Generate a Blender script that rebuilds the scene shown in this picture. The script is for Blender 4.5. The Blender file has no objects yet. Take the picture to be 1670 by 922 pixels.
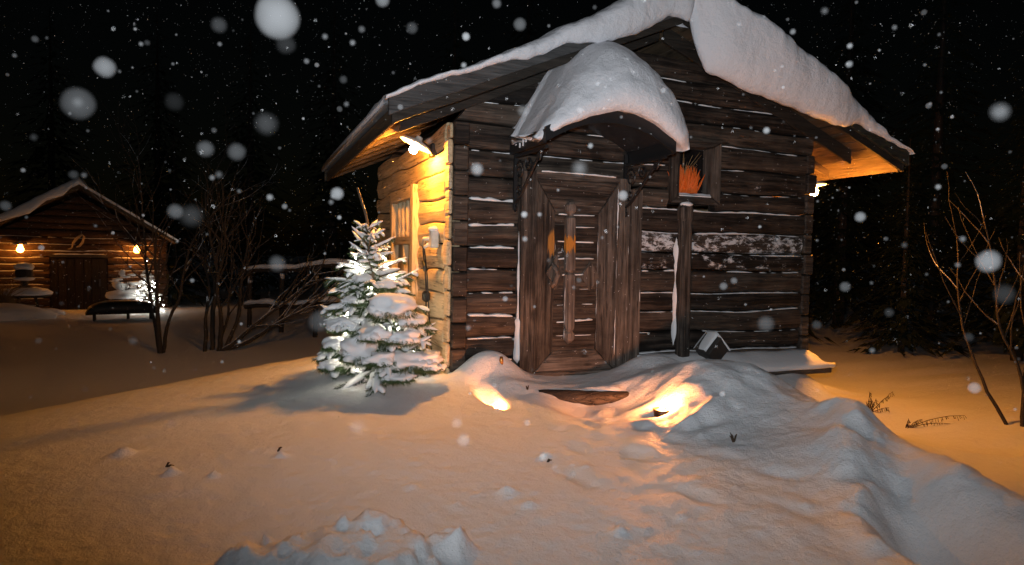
import bpy, bmesh, math, random
import numpy as np
from mathutils import Vector, Matrix, noise as mn
random.seed(7); np.random.seed(7)
S = bpy.context.scene
C = S.collection
# ------------------------------------------------------------------ camera, world, sun, exposure
FPX, YAW, PITCH, ROLL = 1061.2, .3818, -.0444, .0198
CAM = np.array([-1.5687, -5.2815, 1.3238])
_F = np.array([math.sin(YAW), math.cos(YAW), 0]); _R = np.array([math.cos(YAW), -math.sin(YAW), 0]); _U = np.array([0, 0, 1.])
F2 = math.cos(PITCH)*_F + math.sin(PITCH)*_U; U2 = -math.sin(PITCH)*_F + math.cos(PITCH)*_U
R3 = math.cos(ROLL)*_R + math.sin(ROLL)*U2; U3 = -math.sin(ROLL)*_R + math.cos(ROLL)*U2
def ray(u, v): return F2 + (u-835)/FPX*R3 - (v-461)/FPX*U3
def at(u, v, d): return CAM + d*ray(u, v)                    # a surveyed point: direction and distance from the tripod
def onz(u, v, z):
    r = ray(u, v); return CAM + r*((z-CAM[2])/r[2])
cd = bpy.data.cameras.new('camera'); cam = bpy.data.objects.new('camera', cd); C.objects.link(cam)
cam.matrix_world = Matrix(((R3[0], U3[0], -F2[0], CAM[0]), (R3[1], U3[1], -F2[1], CAM[1]), (R3[2], U3[2], -F2[2], CAM[2]), (0, 0, 0, 1)))
cd.sensor_width = 36; cd.lens = FPX*36/1670; cd.clip_start = .02; cd.clip_end = 600
cd.dof.use_dof = True; cd.dof.focus_distance = 5.8; cd.dof.aperture_fstop = 2.8
S.camera = cam
S.view_settings.view_transform = 'Standard'; S.view_settings.look = 'None'
S.view_settings.exposure = 0; S.view_settings.gamma = 1
S.cycles.transparent_max_bounces = 48; S.cycles.max_bounces = 6; S.cycles.sample_clamp_indirect = 4
W_ = bpy.data.worlds.new("World"); S.world = W_; W_.use_nodes = True
wn = W_.node_tree.nodes; sky = wn.new('ShaderNodeTexSky'); sky.sky_type = 'NISHITA'; sky.sun_disc = False
sky.sun_elevation = math.radians(3); sky.sun_rotation = math.radians(200)
bg = wn['Background']; bg.inputs[1].default_value = .0006
W_.node_tree.links.new(sky.outputs[0], bg.inputs[0])
sd = bpy.data.lights.new('moonlight', 'SUN'); sd.energy = .012; sd.angle = math.radians(12); sd.color = (.75, .85, 1)
so = bpy.data.objects.new('moonlight', sd); C.objects.link(so); so.rotation_euler = (math.radians(50), 0, math.radians(-20))
# the camera's own flash, just above the lens: it lights the falling flakes, the front snow and the gable
fd = bpy.data.lights.new('camera_flash', 'SPOT'); fd.energy = 650; fd.spot_size = math.radians(126); fd.spot_blend = 1; fd.shadow_soft_size = .04; fd.color = (.90, .95, 1)
fo = bpy.data.objects.new('camera_flash', fd); C.objects.link(fo); fo.location = CAM + .16*U3 - .05*R3 - .02*F2
_z = -(F2 + .14*R3 + .49*U3); fo.rotation_euler = Vector(_z).to_track_quat('Z', 'Y').to_euler()

# ------------------------------------------------------------------ helpers
def tag(o, label=None, cat=None, group=None, kind=None):
    if label: o['label'] = label
    if cat: o['category'] = cat
    if group: o['group'] = group
    if kind: o['kind'] = kind
    return o
def thing(name, label, cat, loc=(0, 0, 0), group=None):
    o = bpy.data.objects.new(name, None); C.objects.link(o); o.location = loc; o.empty_display_size = .1
    return tag(o, label, cat, group)
def link(name, me, parent=None):
    o = bpy.data.objects.new(name, me); C.objects.link(o)
    if parent is not None:
        o.parent = parent
        p, off = parent, Vector((0, 0, 0))
        while p is not None: off = off + p.location; p = p.parent
        o.location = -off                                     # vertices are written in world metres
    return o
class MB:
    def __init__(s): s.v = []; s.f = []; s.m = []
    def add(s, vs, fs, mi=0):
        n = len(s.v); s.v += [tuple(map(float, p)) for p in vs]; s.f += [tuple(i+n for i in f) for f in fs]; s.m += [mi]*len(fs); return s
    def box(s, a, b, mi=0):
        (x0, y0, z0), (x1, y1, z1) = a, b
        return s.add([(x0,y0,z0),(x1,y0,z0),(x1,y1,z0),(x0,y1,z0),(x0,y0,z1),(x1,y0,z1),(x1,y1,z1),(x0,y1,z1)],
                     [(0,3,2,1),(4,5,6,7),(0,1,5,4),(1,2,6,5),(2,3,7,6),(3,0,4,7)], mi)
    def tube(s, pts, rad, n=6, mi=0, cap=True):
        pts = [Vector(p) for p in pts]; k = len(pts)
        if not hasattr(rad, '__len__'): rad = [rad]*k
        up = Vector((.13, .31, .94)); vs = []; fs = []
        for i, p in enumerate(pts):
            d = (pts[min(i+1, k-1)] - pts[max(i-1, 0)]); d = d.normalized() if d.length > 1e-9 else Vector((0, 0, 1))
            a = d.cross(up)
            if a.length < .05: a = d.cross(Vector((1, 0, 0)))
            a.normalize(); b = d.cross(a)
            for j in range(n):
                t = 2*math.pi*j/n; vs.append(p + (a*math.cos(t) + b*math.sin(t))*rad[i])
        for i in range(k-1):
            for j in range(n):
                fs.append((i*n+j, i*n+(j+1) % n, (i+1)*n+(j+1) % n, (i+1)*n+j))
        if cap: fs += [tuple(range(n)), tuple((k-1)*n+j for j in reversed(range(n)))]
        return s.add(vs, fs, mi)
    def grid(s, P, nu, nv, mi=0, closev=False):
        """P flat list of nu*nv points"""
        fs = []
        for i in range(nu-1):
            for j in range(nv if closev else nv-1):
                j2 = (j+1) % nv; fs.append((i*nv+j, i*nv+j2, (i+1)*nv+j2, (i+1)*nv+j))
        return s.add(P, fs, mi)
    def lathe(s, c, prof, n=16, mi=0, axis=None):
        c = Vector(c); ax = Vector(axis or (0, 0, 1)).normalized(); a = ax.orthogonal().normalized(); b = ax.cross(a)
        P = [c + ax*h + (a*math.cos(2*math.pi*j/n) + b*math.sin(2*math.pi*j/n))*r for r, h in prof for j in range(n)]
        return s.grid(P, len(prof), n, mi, True)
    def blob(s, c, r, sc=(1, 1, 1), amp=.2, fr=3., sub=2, mi=0, seed=0):
        bm = bmesh.new(); bmesh.ops.create_icosphere(bm, subdivisions=sub, radius=1)
        vs = []
        for v in bm.verts:
            k = 1 + amp*mn.noise(v.co*fr*.6 + Vector((seed*3.1, seed*1.7, 0)))
            vs.append((c[0]+v.co.x*r*sc[0]*k, c[1]+v.co.y*r*sc[1]*k, c[2]+v.co.z*r*sc[2]*k))
        fs = [tuple(v.index for v in f.verts) for f in bm.faces]; bm.free()
        return s.add(vs, fs, mi)
    def build(s, name, mat, parent=None, smooth=False, bevel=0, col=None, recalc=True):
        me = bpy.data.meshes.new(name); me.from_pydata(s.v, [], s.f)
        for m in (mat if isinstance(mat, (list, tuple)) else [mat]): me.materials.append(m)
        if any(s.m): me.polygons.foreach_set('material_index', s.m)
        if recalc or bevel:
            bm = bmesh.new(); bm.from_mesh(me)
            if bevel: bmesh.ops.bevel(bm, geom=bm.edges[:], offset=bevel, segments=1, affect='EDGES', clamp_overlap=True)
            bmesh.ops.recalc_face_normals(bm, faces=bm.faces[:]); bm.to_mesh(me); bm.free()
        if smooth: me.polygons.foreach_set('use_smooth', [True]*len(me.polygons))
        o = link(name, me, parent)
        if col is not None: o.color = col
        return o
def N(p, f=1., s=0.): return mn.noise(Vector((p[0]*f+s, p[1]*f+s*1.7, p[2]*f-s)))
def sm(a, b, x):
    t = np.clip((x-a)/(b-a), 0, 1); return t*t*(3-2*t)
def lerp(a, b, t): return a + (b-a)*t
def interp(x, xs, ys): return float(np.interp(x, xs, ys))

# ------------------------------------------------------------------ materials
def newmat(name):
    m = bpy.data.materials.new(name); m.use_nodes = True; nt = m.node_tree
    return m, nt, nt.nodes['Principled BSDF'], nt.nodes, nt.links
def nd(nt, t, **k):
    n = nt.nodes.new(t)
    for a, b in k.items(): setattr(n, a, b)
    return n
def ramp(nt, src, stops):
    r = nd(nt, 'ShaderNodeValToRGB'); nt.links.new(src, r.inputs[0]); e = r.color_ramp.elements
    while len(e) > 1: e.remove(e[0])
    e[0].position, e[0].color = stops[0][0], (*stops[0][1], 1)
    for p, c in stops[1:]:
        q = e.new(p); q.color = (*c, 1)
    return r
def noise_(nt, vec, scale, detail=4, rough=.55, dist=0):
    n = nd(nt, 'ShaderNodeTexNoise'); n.inputs['Scale'].default_value = scale; n.inputs['Detail'].default_value = detail
    n.inputs['Roughness'].default_value = rough; n.inputs['Distortion'].default_value = dist
    if vec is not None: nt.links.new(vec, n.inputs['Vector'])
    return n
def math_(nt, op, a, b=None, clamp=False):
    n = nd(nt, 'ShaderNodeMath', operation=op); n.use_clamp = clamp
    for i, x in enumerate((a, b)):
        if x is None: continue
        if isinstance(x, (int, float)): n.inputs[i].default_value = x
        else: nt.links.new(x, n.inputs[i])
    return n.outputs[0]
def mix_(nt, fac, a, b):
    n = nd(nt, 'ShaderNodeMix', data_type='RGBA')
    for s, x in ((n.inputs[0], fac), (n.inputs[6], a), (n.inputs[7], b)):
        if isinstance(x, (int, float)): s.default_value = x
        elif isinstance(x, tuple): s.default_value = (*x, 1)
        else: nt.links.new(x, s)
    return n.outputs[2]
def snow_mat(name, c=(.86, .87, .89), sss=.0, grain=160, bump=.35, lump=14, dirt=None, bd=.012, gw=.25):
    m, nt, b, ns, ln = newmat(name); tc = nd(nt, 'ShaderNodeTexCoord'); o = tc.outputs['Object']
    n1 = noise_(nt, o, lump, 6, .6); n2 = noise_(nt, o, grain, 3, .75)
    h = math_(nt, 'ADD', n1.outputs[0], math_(nt, 'MULTIPLY', n2.outputs[0], gw))
    bp = nd(nt, 'ShaderNodeBump'); bp.inputs['Strength'].default_value = bump; bp.inputs['Distance'].default_value = bd
    ln.new(h, bp.inputs['Height']); ln.new(bp.outputs[0], b.inputs['Normal'])
    col = mix_(nt, n1.outputs[0], tuple(x*.95 for x in c), c)
    if dirt:
        n3 = noise_(nt, o, 9, 5, .7); r = ramp(nt, n3.outputs[0], [(.62, (0, 0, 0)), (.74, (1, 1, 1))])
        col = mix_(nt, math_(nt, 'MULTIPLY', r.outputs[0], .35), col, dirt)
    ln.new(col, b.inputs['Base Color']); b.inputs['Roughness'].default_value = .62
    b.inputs['Specular IOR Level'].default_value = .25
    if sss: b.inputs['Subsurface Weight'].default_value = sss; b.inputs['Subsurface Radius'].default_value = (1, .8, .65); b.inputs['Subsurface Scale'].default_value = .03
    return m
def wood_mat(name, axis, dark, light, snow=True, moss=False, gs=1., bump=.6, orange_patch=None, px=(-9, 9)):
    """weathered wood with the grain along an axis; obj.color R = how much blown snow clings to the piece"""
    m, nt, b, ns, ln = newmat(name); tc = nd(nt, 'ShaderNodeTexCoord'); mp = nd(nt, 'ShaderNodeMapping')
    sc = [26*gs, 26*gs, 26*gs]; sc[axis] = 1.1*gs; mp.inputs['Scale'].default_value = sc
    oi = nd(nt, 'ShaderNodeObjectInfo')
    off = nd(nt, 'ShaderNodeVectorMath', operation='ADD'); ln.new(tc.outputs['Object'], off.inputs[0])
    cx = nd(nt, 'ShaderNodeCombineXYZ')
    for i in range(3): ln.new(math_(nt, 'MULTIPLY', oi.outputs['Random'], 7.3+3*i), cx.inputs[i])
    ln.new(cx.outputs[0], off.inputs[1]); ln.new(off.outputs[0], mp.inputs['Vector'])
    g = noise_(nt, mp.outputs[0], 1, 6, .62, .6); g2 = noise_(nt, mp.outputs[0], 3.2, 4, .7, .3)
    blot = noise_(nt, off.outputs[0], 3.5, 4, .6)
    f = math_(nt, 'ADD', math_(nt, 'MULTIPLY', g.outputs[0], .75), math_(nt, 'MULTIPLY', blot.outputs[0], .45))
    f = math_(nt, 'ADD', f, math_(nt, 'MULTIPLY', math_(nt, 'SUBTRACT', g2.outputs[0], .5), .38)); f = math_(nt, 'ADD', f, math_(nt, 'MULTIPLY', oi.outputs['Random'], .17))
    r = ramp(nt, f, [(.42, tuple(x*.25 for x in dark)), (.58, dark), (.76, lerp3(dark, light, .38)), (.96, light)])
    col = r.outputs[0]
    mk = nd(nt, 'ShaderNodeMapping'); s3 = [42.*gs, 42.*gs, 42.*gs]; s3[axis] = 1.6*gs; mk.inputs['Scale'].default_value = s3; ln.new(off.outputs[0], mk.inputs['Vector'])
    ck = noise_(nt, mk.outputs[0], .55, 3, .5, .2); cr_ = ramp(nt, ck.outputs[0], [(.47, (0, 0, 0)), (.495, (1, 1, 1)), (.505, (1, 1, 1)), (.53, (0, 0, 0))])
    pt = ramp(nt, blot.outputs[0], [(.48, (0, 0, 0)), (.60, (1, 1, 1))])
    col = mix_(nt, math_(nt, 'MULTIPLY', math_(nt, 'MULTIPLY', cr_.outputs[0], pt.outputs[0]), .85), col, tuple(x*.18 for x in dark))
    kn = nd(nt, 'ShaderNodeTexVoronoi'); mk2 = nd(nt, 'ShaderNodeMapping'); s4 = [7.5, 7.5, 7.5]; s4[axis] = 2.2; mk2.inputs['Scale'].default_value = s4; ln.new(off.outputs[0], mk2.inputs['Vector']); ln.new(mk2.outputs[0], kn.inputs['Vector']); kn.inputs['Scale'].default_value = 1
    kr = ramp(nt, kn.outputs['Distance'], [(.06, (1, 1, 1)), (.13, (0, 0, 0))]); col = mix_(nt, math_(nt, 'MULTIPLY', kr.outputs[0], .75), col, tuple(x*.3 for x in dark))
    if orange_patch:  # ragged orange patches within a height range
        sp = nd(nt, 'ShaderNodeSeparateXYZ'); ln.new(tc.outputs['Object'], sp.inputs[0])
        z0, z1, pc = orange_patch
        w = math_(nt, 'MULTIPLY', math_(nt, 'GREATER_THAN', sp.outputs[2], z0), math_(nt, 'LESS_THAN', sp.outputs[2], z1))
        w = math_(nt, 'MULTIPLY', w, math_(nt, 'MULTIPLY', math_(nt, 'GREATER_THAN', sp.outputs[0], px[0]), math_(nt, 'LESS_THAN', sp.outputs[0], px[1])))
        pn = ramp(nt, math_(nt, 'SUBTRACT', math_(nt, 'ADD', g.outputs[0], math_(nt, 'MULTIPLY', g2.outputs[0], .55)), math_(nt, 'MULTIPLY', math_(nt, 'ABSOLUTE', math_(nt, 'SUBTRACT', sp.outputs[2], (z0+z1)/2)), 1.1/(z1-z0))), [(.50, (0, 0, 0)), (.57, (1, 1, 1))])
        col = mix_(nt, math_(nt, 'MULTIPLY', w, pn.outputs[0]), col, pc)
    if moss:
        n = noise_(nt, tc.outputs['Object'], 22, 5, .7); rr = ramp(nt, n.outputs[0], [(.5, (0, 0, 0)), (.62, (1, 1, 1))])
        col = mix_(nt, math_(nt, 'MULTIPLY', rr.outputs[0], .6), col, (.055, .062, .025))
    rough = .72
    if snow:
        mp2 = nd(nt, 'ShaderNodeMapping'); s2 = [9., 9., 9.]; s2[axis] = 4.; mp2.inputs['Scale'].default_value = s2
        ln.new(tc.outputs['Object'], mp2.inputs['Vector'])
        n = noise_(nt, mp2.outputs[0], 1.6, 8, .78, .4)
        sp = nd(nt, 'ShaderNodeSeparateColor'); ln.new(oi.outputs['Color'], sp.inputs[0])
        k = math_(nt, 'SUBTRACT', math_(nt, 'ADD', n.outputs[0], math_(nt, 'MULTIPLY', sp.outputs[0], .5)), .78)
        k = math_(nt, 'MULTIPLY', k, 16, True)
        k = math_(nt, 'MULTIPLY', k, .85)
        col = mix_(nt, k, col, (.8, .81, .84))
    ln.new(col, b.inputs['Base Color']); b.inputs['Roughness'].default_value = rough; b.inputs['Specular IOR Level'].default_value = .3
    hh = math_(nt, 'SUBTRACT', math_(nt, 'ADD', g.outputs[0], math_(nt, 'MULTIPLY', g2.outputs[0], .5)), math_(nt, 'MULTIPLY', cr_.outputs[0], .35))
    bp = nd(nt, 'ShaderNodeBump'); bp.inputs['Strength'].default_value = bump; bp.inputs['Distance'].default_value = .012
    ln.new(hh, bp.inputs['Height']); ln.new(bp.outputs[0], b.inputs['Normal'])
    return m
def lerp3(a, b, t): return tuple(x+(y-x)*t for x, y in zip(a, b))
def plain(name, c, rough=.5, metal=0., emit=None, es=0., spec=.5):
    m, nt, b, ns, ln = newmat(name); b.inputs['Base Color'].default_value = (*c, 1); b.inputs['Roughness'].default_value = rough
    b.inputs['Metallic'].default_value = metal; b.inputs['Specular IOR Level'].default_value = spec
    if emit: b.inputs['Emission Color'].default_value = (*emit, 1); b.inputs['Emission Strength'].default_value = es
    else:
        tc = nd(nt, 'ShaderNodeTexCoord'); n = noise_(nt, tc.outputs['Object'], 40, 4, .6)
        ln.new(mix_(nt, n.outputs[0], tuple(x*.75 for x in c), tuple(min(1, x*1.2) for x in c)), b.inputs['Base Color'])
    return m
def bark_mat(name, c, snow=.5, s=30):
    m, nt, b, ns, ln = newmat(name); tc = nd(nt, 'ShaderNodeTexCoord'); n = noise_(nt, tc.outputs['Object'], s, 5, .7)
    col = mix_(nt, n.outputs[0], tuple(x*.45 for x in c), tuple(x*1.5 for x in c))
    ge = nd(nt, 'ShaderNodeNewGeometry'); sp = nd(nt, 'ShaderNodeSeparateXYZ'); ln.new(ge.outputs['Normal'], sp.inputs[0])
    n2 = noise_(nt, tc.outputs['Object'], 7, 3, .6)
    k = math_(nt, 'MULTIPLY', math_(nt, 'SUBTRACT', math_(nt, 'ADD', sp.outputs[2], n2.outputs[0]), 1.5-snow), 8, True)
    ln.new(mix_(nt, k, col, (.8, .81, .84)), b.inputs['Base Color']); b.inputs['Roughness'].default_value = .85
    return m
M = {}
M['snow'] = snow_mat('ground_snow', c=(.79, .80, .82), bump=.75, lump=16, grain=95, bd=.02, gw=.42, sss=.2)
M['roofsnow'] = snow_mat('roof_snow', c=(.84, .84, .88), bump=.75, lump=20, grain=110, bd=.02, gw=.45)
M['ledgesnow'] = snow_mat('ledge_snow', bump=.4, lump=30)
M['treesnow'] = snow_mat('tree_snow', sss=.0, bump=.3, lump=30)
DK, LT = (.0135, .0092, .0070), (.150, .112, .086)
for i, a in enumerate('xyz'):
    M['log'+a] = wood_mat('weathered_log_'+a, i, DK, LT)
    M['grey'+a] = wood_mat('grey_weathered_board_'+a, i, (.024, .018, .0142), (.25, .20, .165), bump=.7)
    if a == 'x': M['rakex'] = wood_mat('dark_rake_wood', 0, (.018, .015, .012), (.06, .048, .038), snow=False, bump=.5)  # darker brown for the rake and lower barge boards
    M['old'+a] = wood_mat('old_roof_board_'+a, i, (.055, .040, .026), (.17, .12, .075), snow=False, bump=.5)
    M['pale'+a] = wood_mat('lamp_brightened_log_'+a, i, (.52, .39, .23), (.85, .68, .45), snow=False, bump=.5)  # side-wall wood; lamplight brightness is raised into its colour
M['barge'] = wood_mat('barge_board_wood', 0, (.055, .054, .054), (.14, .138, .138), snow=True, moss=False)
M['mossbarge'] = wood_mat('mossy_barge_board_wood', 0, (.020, .019, .016), (.06, .055, .046), snow=False, moss=True)
M['orangebar'] = wood_mat('carved_bar_wood', 2, (.040, .030, .025), (.25, .20, .17), orange_patch=(1.28, 1.56, (.50, .20, .03)))
M['orangeframe'] = wood_mat('door_frame_wood', 2, (.026, .019, .0150), (.25, .20, .16), orange_patch=(1.22, 1.62, (.42, .19, .04)), px=(.855, .94))
M['iron'] = plain('black_wrought_iron', (.012, .012, .013), .45, 0, spec=.5)
M['sheet'] = plain('dark_canopy_sheet', (.02, .021, .024), .3)
M['metalroof'] = plain('galvanised_roof_sheet', (.30, .30, .31), .5, .6)
M['enamel'] = plain('white_enamel_shade', (.8, .78, .72), .35)
M['bulb'] = plain('warm_bulb_glass', (1, .8, .5), .3, emit=(1, .36, .042), es=2550)
M['bulbr'] = plain('warm_bulb_glass_b', (1, .8, .5), .3, emit=(1, .34, .035), es=3000)
M['farbulb'] = plain('far_bulb_glass', (1, .7, .4), .3, emit=(1, .33, .04), es=70)
M['led'] = plain('cool_led', (1, 1, 1), .3, emit=(1, .89, .68), es=290)
M['farled'] = plain('far_cool_led', (1, 1, 1), .3, emit=(1, .95, .82), es=60)
M['flame'] = plain('candle_flame', (1, .6, .2), .5, emit=(1, .31, .075), es=2100)
M['wax'] = plain('candle_wax', (.8, .7, .5), .5)
M['tin'] = plain('candle_tin', (.10, .05, .03), .4, .6)
M['brass'] = plain('brass_tube', (.45, .22, .06), .3, .9)
M['glass'] = plain('dark_window_pane', (.012, .010, .010), .12)
M['paleglass'] = plain('curtained_pane', (.16, .105, .055), .4)
M['orange'] = plain('orange_dried_flower', (.75, .14, .012), .7)
M['straw'] = plain('dry_straw', (.30, .20, .09), .8)
M['white'] = plain('white_plastic', (.7, .66, .58), .4)
M['cable'] = plain('black_cable', (.012, .011, .01), .45)
M['needle'] = plain('spruce_needles', (.055, .095, .030), .6)
M['darkneedle'] = plain('dark_forest_needles', (.010, .018, .007), .7)
M['bark'] = bark_mat('shrub_bark', (.036, .027, .019), .48)
M['treebark'] = bark_mat('spruce_bark', (.10, .07, .045), .75)
M['trunk'] = bark_mat('forest_bark', (.02, .015, .011), .0)
M['weed'] = plain('dry_weed', (.05, .028, .014), .8)
M['tarp'] = plain('dark_cover', (.012, .013, .012), .6)
M['stone'] = plain('dark_block', (.035, .030, .027), .8)
M['antler'] = plain('pale_antler', (.45, .33, .18), .6)
M['farsnow'] = snow_mat('far_roof_snow', bump=.3)

# ------------------------------------------------------------------ ground
def vnoise(X, Y, seed=0):
    xi = np.floor(X).astype(np.int64); yi = np.floor(Y).astype(np.int64); xf = X-xi; yf = Y-yi
    u = xf*xf*xf*(xf*(xf*6-15)+10); v = yf*yf*yf*(yf*(yf*6-15)+10)
    def h(a, b):
        n = (a*374761393 + b*668265263 + seed*974634777) & 0xffffffff
        n = ((n ^ (n >> 13))*1274126177) & 0xffffffff
        return ((n ^ (n >> 16)) & 0xffff)/32767.5-1
    return (h(xi, yi)*(1-u)+h(xi+1, yi)*u)*(1-v)+(h(xi, yi+1)*(1-u)+h(xi+1, yi+1)*u)*v
def fbm(X, Y, f, o=4, seed=0, g=.5):
    s = 0*X; a = 1.
    for i in range(o): s = s+a*vnoise(X*f+13.7*i, Y*f-7.1*i, seed+i); f *= 2.03; a *= g
    return s
FAR_Z = -.35
ctrl = []
for u, v, z in [(520,580,.27),(400,618,.24),(250,650,.20),(100,675,.15),(0,690,.12),(-150,715,.08),
    (0,760,.13),(0,820,.14),(0,921,.12),(-300,900,.05),(300,720,.17),(300,820,.14),(300,921,.12),(600,680,.20),(600,760,.16),(600,905,.11),
    (740,640,.22),(835,700,.15),(835,800,.12),(835,921,.09),(1000,750,.12),(1000,850,.09),(1000,921,.07),(1200,800,.11),(1200,921,.06),
    (1340,860,.10),(1430,921,.05),(1330,760,.17),(1250,700,.22),(700,600,.29),(610,612,.28),(1400,780,.16),(1500,860,.05),(1600,921,.03)]:
    p = onz(u, v, z); ctrl.append((p[0], p[1], z))
crest = [at(1180,592,5.3), at(1240,612,5.0), at(1310,640,4.75), at(1390,690,4.3), at(1475,711,3.8), at(1560,757,3.35), at(1670,803,2.9), at(1850,880,2.4)]
for p in crest: ctrl.append(tuple(p))
for p in crest[1:]: ctrl.append((p[0]+.75, p[1]+.55, p[2]-.38)); ctrl.append((p[0]+2.0, p[1]+1.2, FAR_Z+.03))
for x, y, z in [(.3,-.1,.30),(1.1,-.1,.24),(1.9,-.1,.26),(3.0,-.15,.18),(3.95,-.2,.02),(0,.6,.30),(-.1,2.4,.12),(0,3.4,-.05),(1.1,-.5,.23),(2,1.5,.2),
    (4.6,.3,-.22),(5.5,1.5,FAR_Z),(6,-1,FAR_Z),(5,4,FAR_Z),(-.6,6.4,-.55),(-2,4.3,-.6),(-3.6,3.4,-.65),(-5,2.2,-.65),(-6.5,.6,-.55),(-1.2,5.2,-.5),(-8,-1,-.5),(-3.2,6,-.45),(-6,-4,-.1),
    (-1.6,-5.3,.03),(0,-5,.0),(2,-5.3,.05),(-3.5,-5,.03),(0,-8,0),(-4,-8,-.1),(4,-7,-.1)]: ctrl.append((x, y, z))
ctrl = np.array(ctrl)
def tps(r2): return np.where(r2 > 1e-12, r2*np.log(r2+1e-12)*.5, 0)
_n = len(ctrl); _A = np.zeros((_n+3, _n+3)); _d2 = ((ctrl[:, None, :2]-ctrl[None, :, :2])**2).sum(-1)
_A[:_n, :_n] = tps(_d2)+np.eye(_n)*.012; _A[:_n, _n] = 1; _A[:_n, _n+1:] = ctrl[:, :2]; _A[_n:, :_n] = _A[:_n, _n:].T
_w = np.linalg.solve(_A, np.concatenate([ctrl[:, 2], np.zeros(3)]))
def gauss(X, Y, x, y, rx, ry, ang=0, p=2.):
    c, s = math.cos(ang), math.sin(ang); a = ((X-x)*c+(Y-y)*s)/rx; b = (-(X-x)*s+(Y-y)*c)/ry
    return np.exp(-(a*a+b*b)**(p/2))
def seg_dist(X, Y, pts):
    best = np.full(X.shape, 1e9)
    for (a, b) in zip(pts[:-1], pts[1:]):
        dx, dy = b[0]-a[0], b[1]-a[1]; t = np.clip(((X-a[0])*dx+(Y-a[1])*dy)/(dx*dx+dy*dy), 0, 1)
        best = np.minimum(best, np.hypot(X-a[0]-t*dx, Y-a[1]-t*dy))
    return best
def ground(X, Y):
    X = np.asarray(X, float); Y = np.asarray(Y, float); shp = X.shape; X = X.ravel(); Y = Y.ravel()
    z = _w[_n]+_w[_n+1]*X+_w[_n+2]*Y
    for i in range(_n): z = z+_w[i]*tps((X-ctrl[i, 0])**2+(Y-ctrl[i, 1])**2)
    far = np.hypot((X+.5)/1., (Y+1.5)/1.); w = 1-sm(5.2, 8.5, far)
    z = w*z+(1-w)*(FAR_Z+.05*fbm(X, Y, .18, 3, 5)-.4*sm(40, 120, far))
    rel = np.hypot(X-CAM[0], Y-CAM[1])
    z = z+.014*fbm(X, Y, .9, 2, 3)+.004*fbm(X, Y, 4., 3, 9)*np.clip(1.4-rel/14, .3, 1)
    z = z+sm(5.5, 8., rel)*(.030*fbm(X*.7+Y*.2, Y*1.3, 1.3, 4, 101)+.05*np.maximum(0, fbm(X*.55, Y*1.6, 1.1, 3, 103)-.25))*(1-sm(16, 26, rel))
    # wind-rippled crust and old prints on the path between door and camera
    path = np.exp(-(seg_dist(X, Y, [(1.05,-.9),(.75,-2.),(.5,-3.2),(.3,-4.4)])/.75)**2)
    rd = 1-np.abs(fbm(X, Y*1.2, 2.6, 4, 21)); z = z+path*(.004*(rd-.6)+.005*fbm(X, Y, 9, 3, 33))+.004*fbm(X, Y, 14, 2, 35)*np.exp(-(rel/6)**2)
    for x, y, a in [(.55,-1.35,.3),(.85,-1.6,.5),(.6,-1.95,.2),(1.0,-2.2,.6),(.55,-2.6,.2),(.9,-2.9,.5),(1.25,-1.75,.4),(.3,-1.75,.2),(1.15,-2.55,.7),(.1,-2.2,.0)]:
        z = z-.016*gauss(X, Y, x, y, .06, .13, a, 3)+.008*gauss(X, Y, x+.1, y+.05, .08, .13, a)
    # bank: lumps and creases along the thrown-up snow
    cd_ = seg_dist(X, Y, [(p[0], p[1]) for p in crest]); bank = np.exp(-(cd_/.55)**2)
    z = z+bank*(.034*fbm(X, Y, 1.4, 2, 41)+.024*((1-np.abs(fbm(X, Y, 2.3, 4, 43)))-.75)+.010*fbm(X, Y, 6.5, 3, 47))
    for q, (h, r) in zip([at(1400,700,4.1), at(1450,720,3.75), at(1540,752,3.3), at(1350,690,4.3), at(1225,605,4.95), at(1160,610,5.0)],
                         [(.05,.20),(.05,.25),(.04,.26),(.05,.14),(.03,.20),(.0,.2)]):
        z = z+h*gauss(X, Y, q[0], q[1], r, r*.8, .6)
        q = at(1640,860,2.75); z = z-.05*gauss(X, Y, q[0], q[1], .35, .3, -.9)
    spur = [(2.0,-2.25),(1.72,-2.52),(1.30,-2.92),(1.0,-3.3),(.85,-3.7)]; val = [onz(1440,755,.16)[:2], onz(1490,835,.08)[:2], onz(1545,905,.03)[:2]]
    z = z+.085*np.exp(-(seg_dist(X+.04*fbm(X, Y, 3, 2, 81), Y, spur)/.15)**2)*(1+.5*fbm(X, Y, 4, 3, 83))-.13*np.exp(-(seg_dist(X, Y, val)/.17)**2)
    z = z+.0016*fbm(X, Y, 26, 2, 91)*np.exp(-(rel/5)**2)+.003*np.abs(fbm(X*.7+Y*.5, Y*1.2-X*.4, 5, 3, 93))*path
    # humps against the front wall
    z = z+.20*gauss(X, Y, .30, -.13, .27, .17, .05, 2.6)+.13*gauss(X, Y, 1.80, -.28, .28, .20, 0, 2.6)+.04*gauss(X, Y, 2.2, -.45, .25, .2)
    # platform before the door and the drop at the step
    st = sm(-.60, -.76, Y+.14*(X-1.)+.05*fbm(X, Y, 7, 3, 51))*gauss(X, Y, .98, -1.0, .42, .42, -.15, 4)
    z = z-.13*st
    z = z+.05*gauss(X, Y, .35, -.42, .24, .12, -.2)
    # candle hollows melted into the snow
    z = z-.13*gauss(X, Y, CL[0], CL[1], CLL, .062, CLA, 2.8)
    z = z-.055*gauss(X, Y, CR[0], CR[1], .17, .14, .2, 2.6)+.06*gauss(X, Y, CR[0]+.46, CR[1]+.16, .20, .30, -.3)+.05*gauss(X, Y, CR[0]+.05, CR[1]-.34, .26, .05, .35)-.035*gauss(X, Y, CR[0]-.05, CR[1]-.2, .14, .05, .3)
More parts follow.
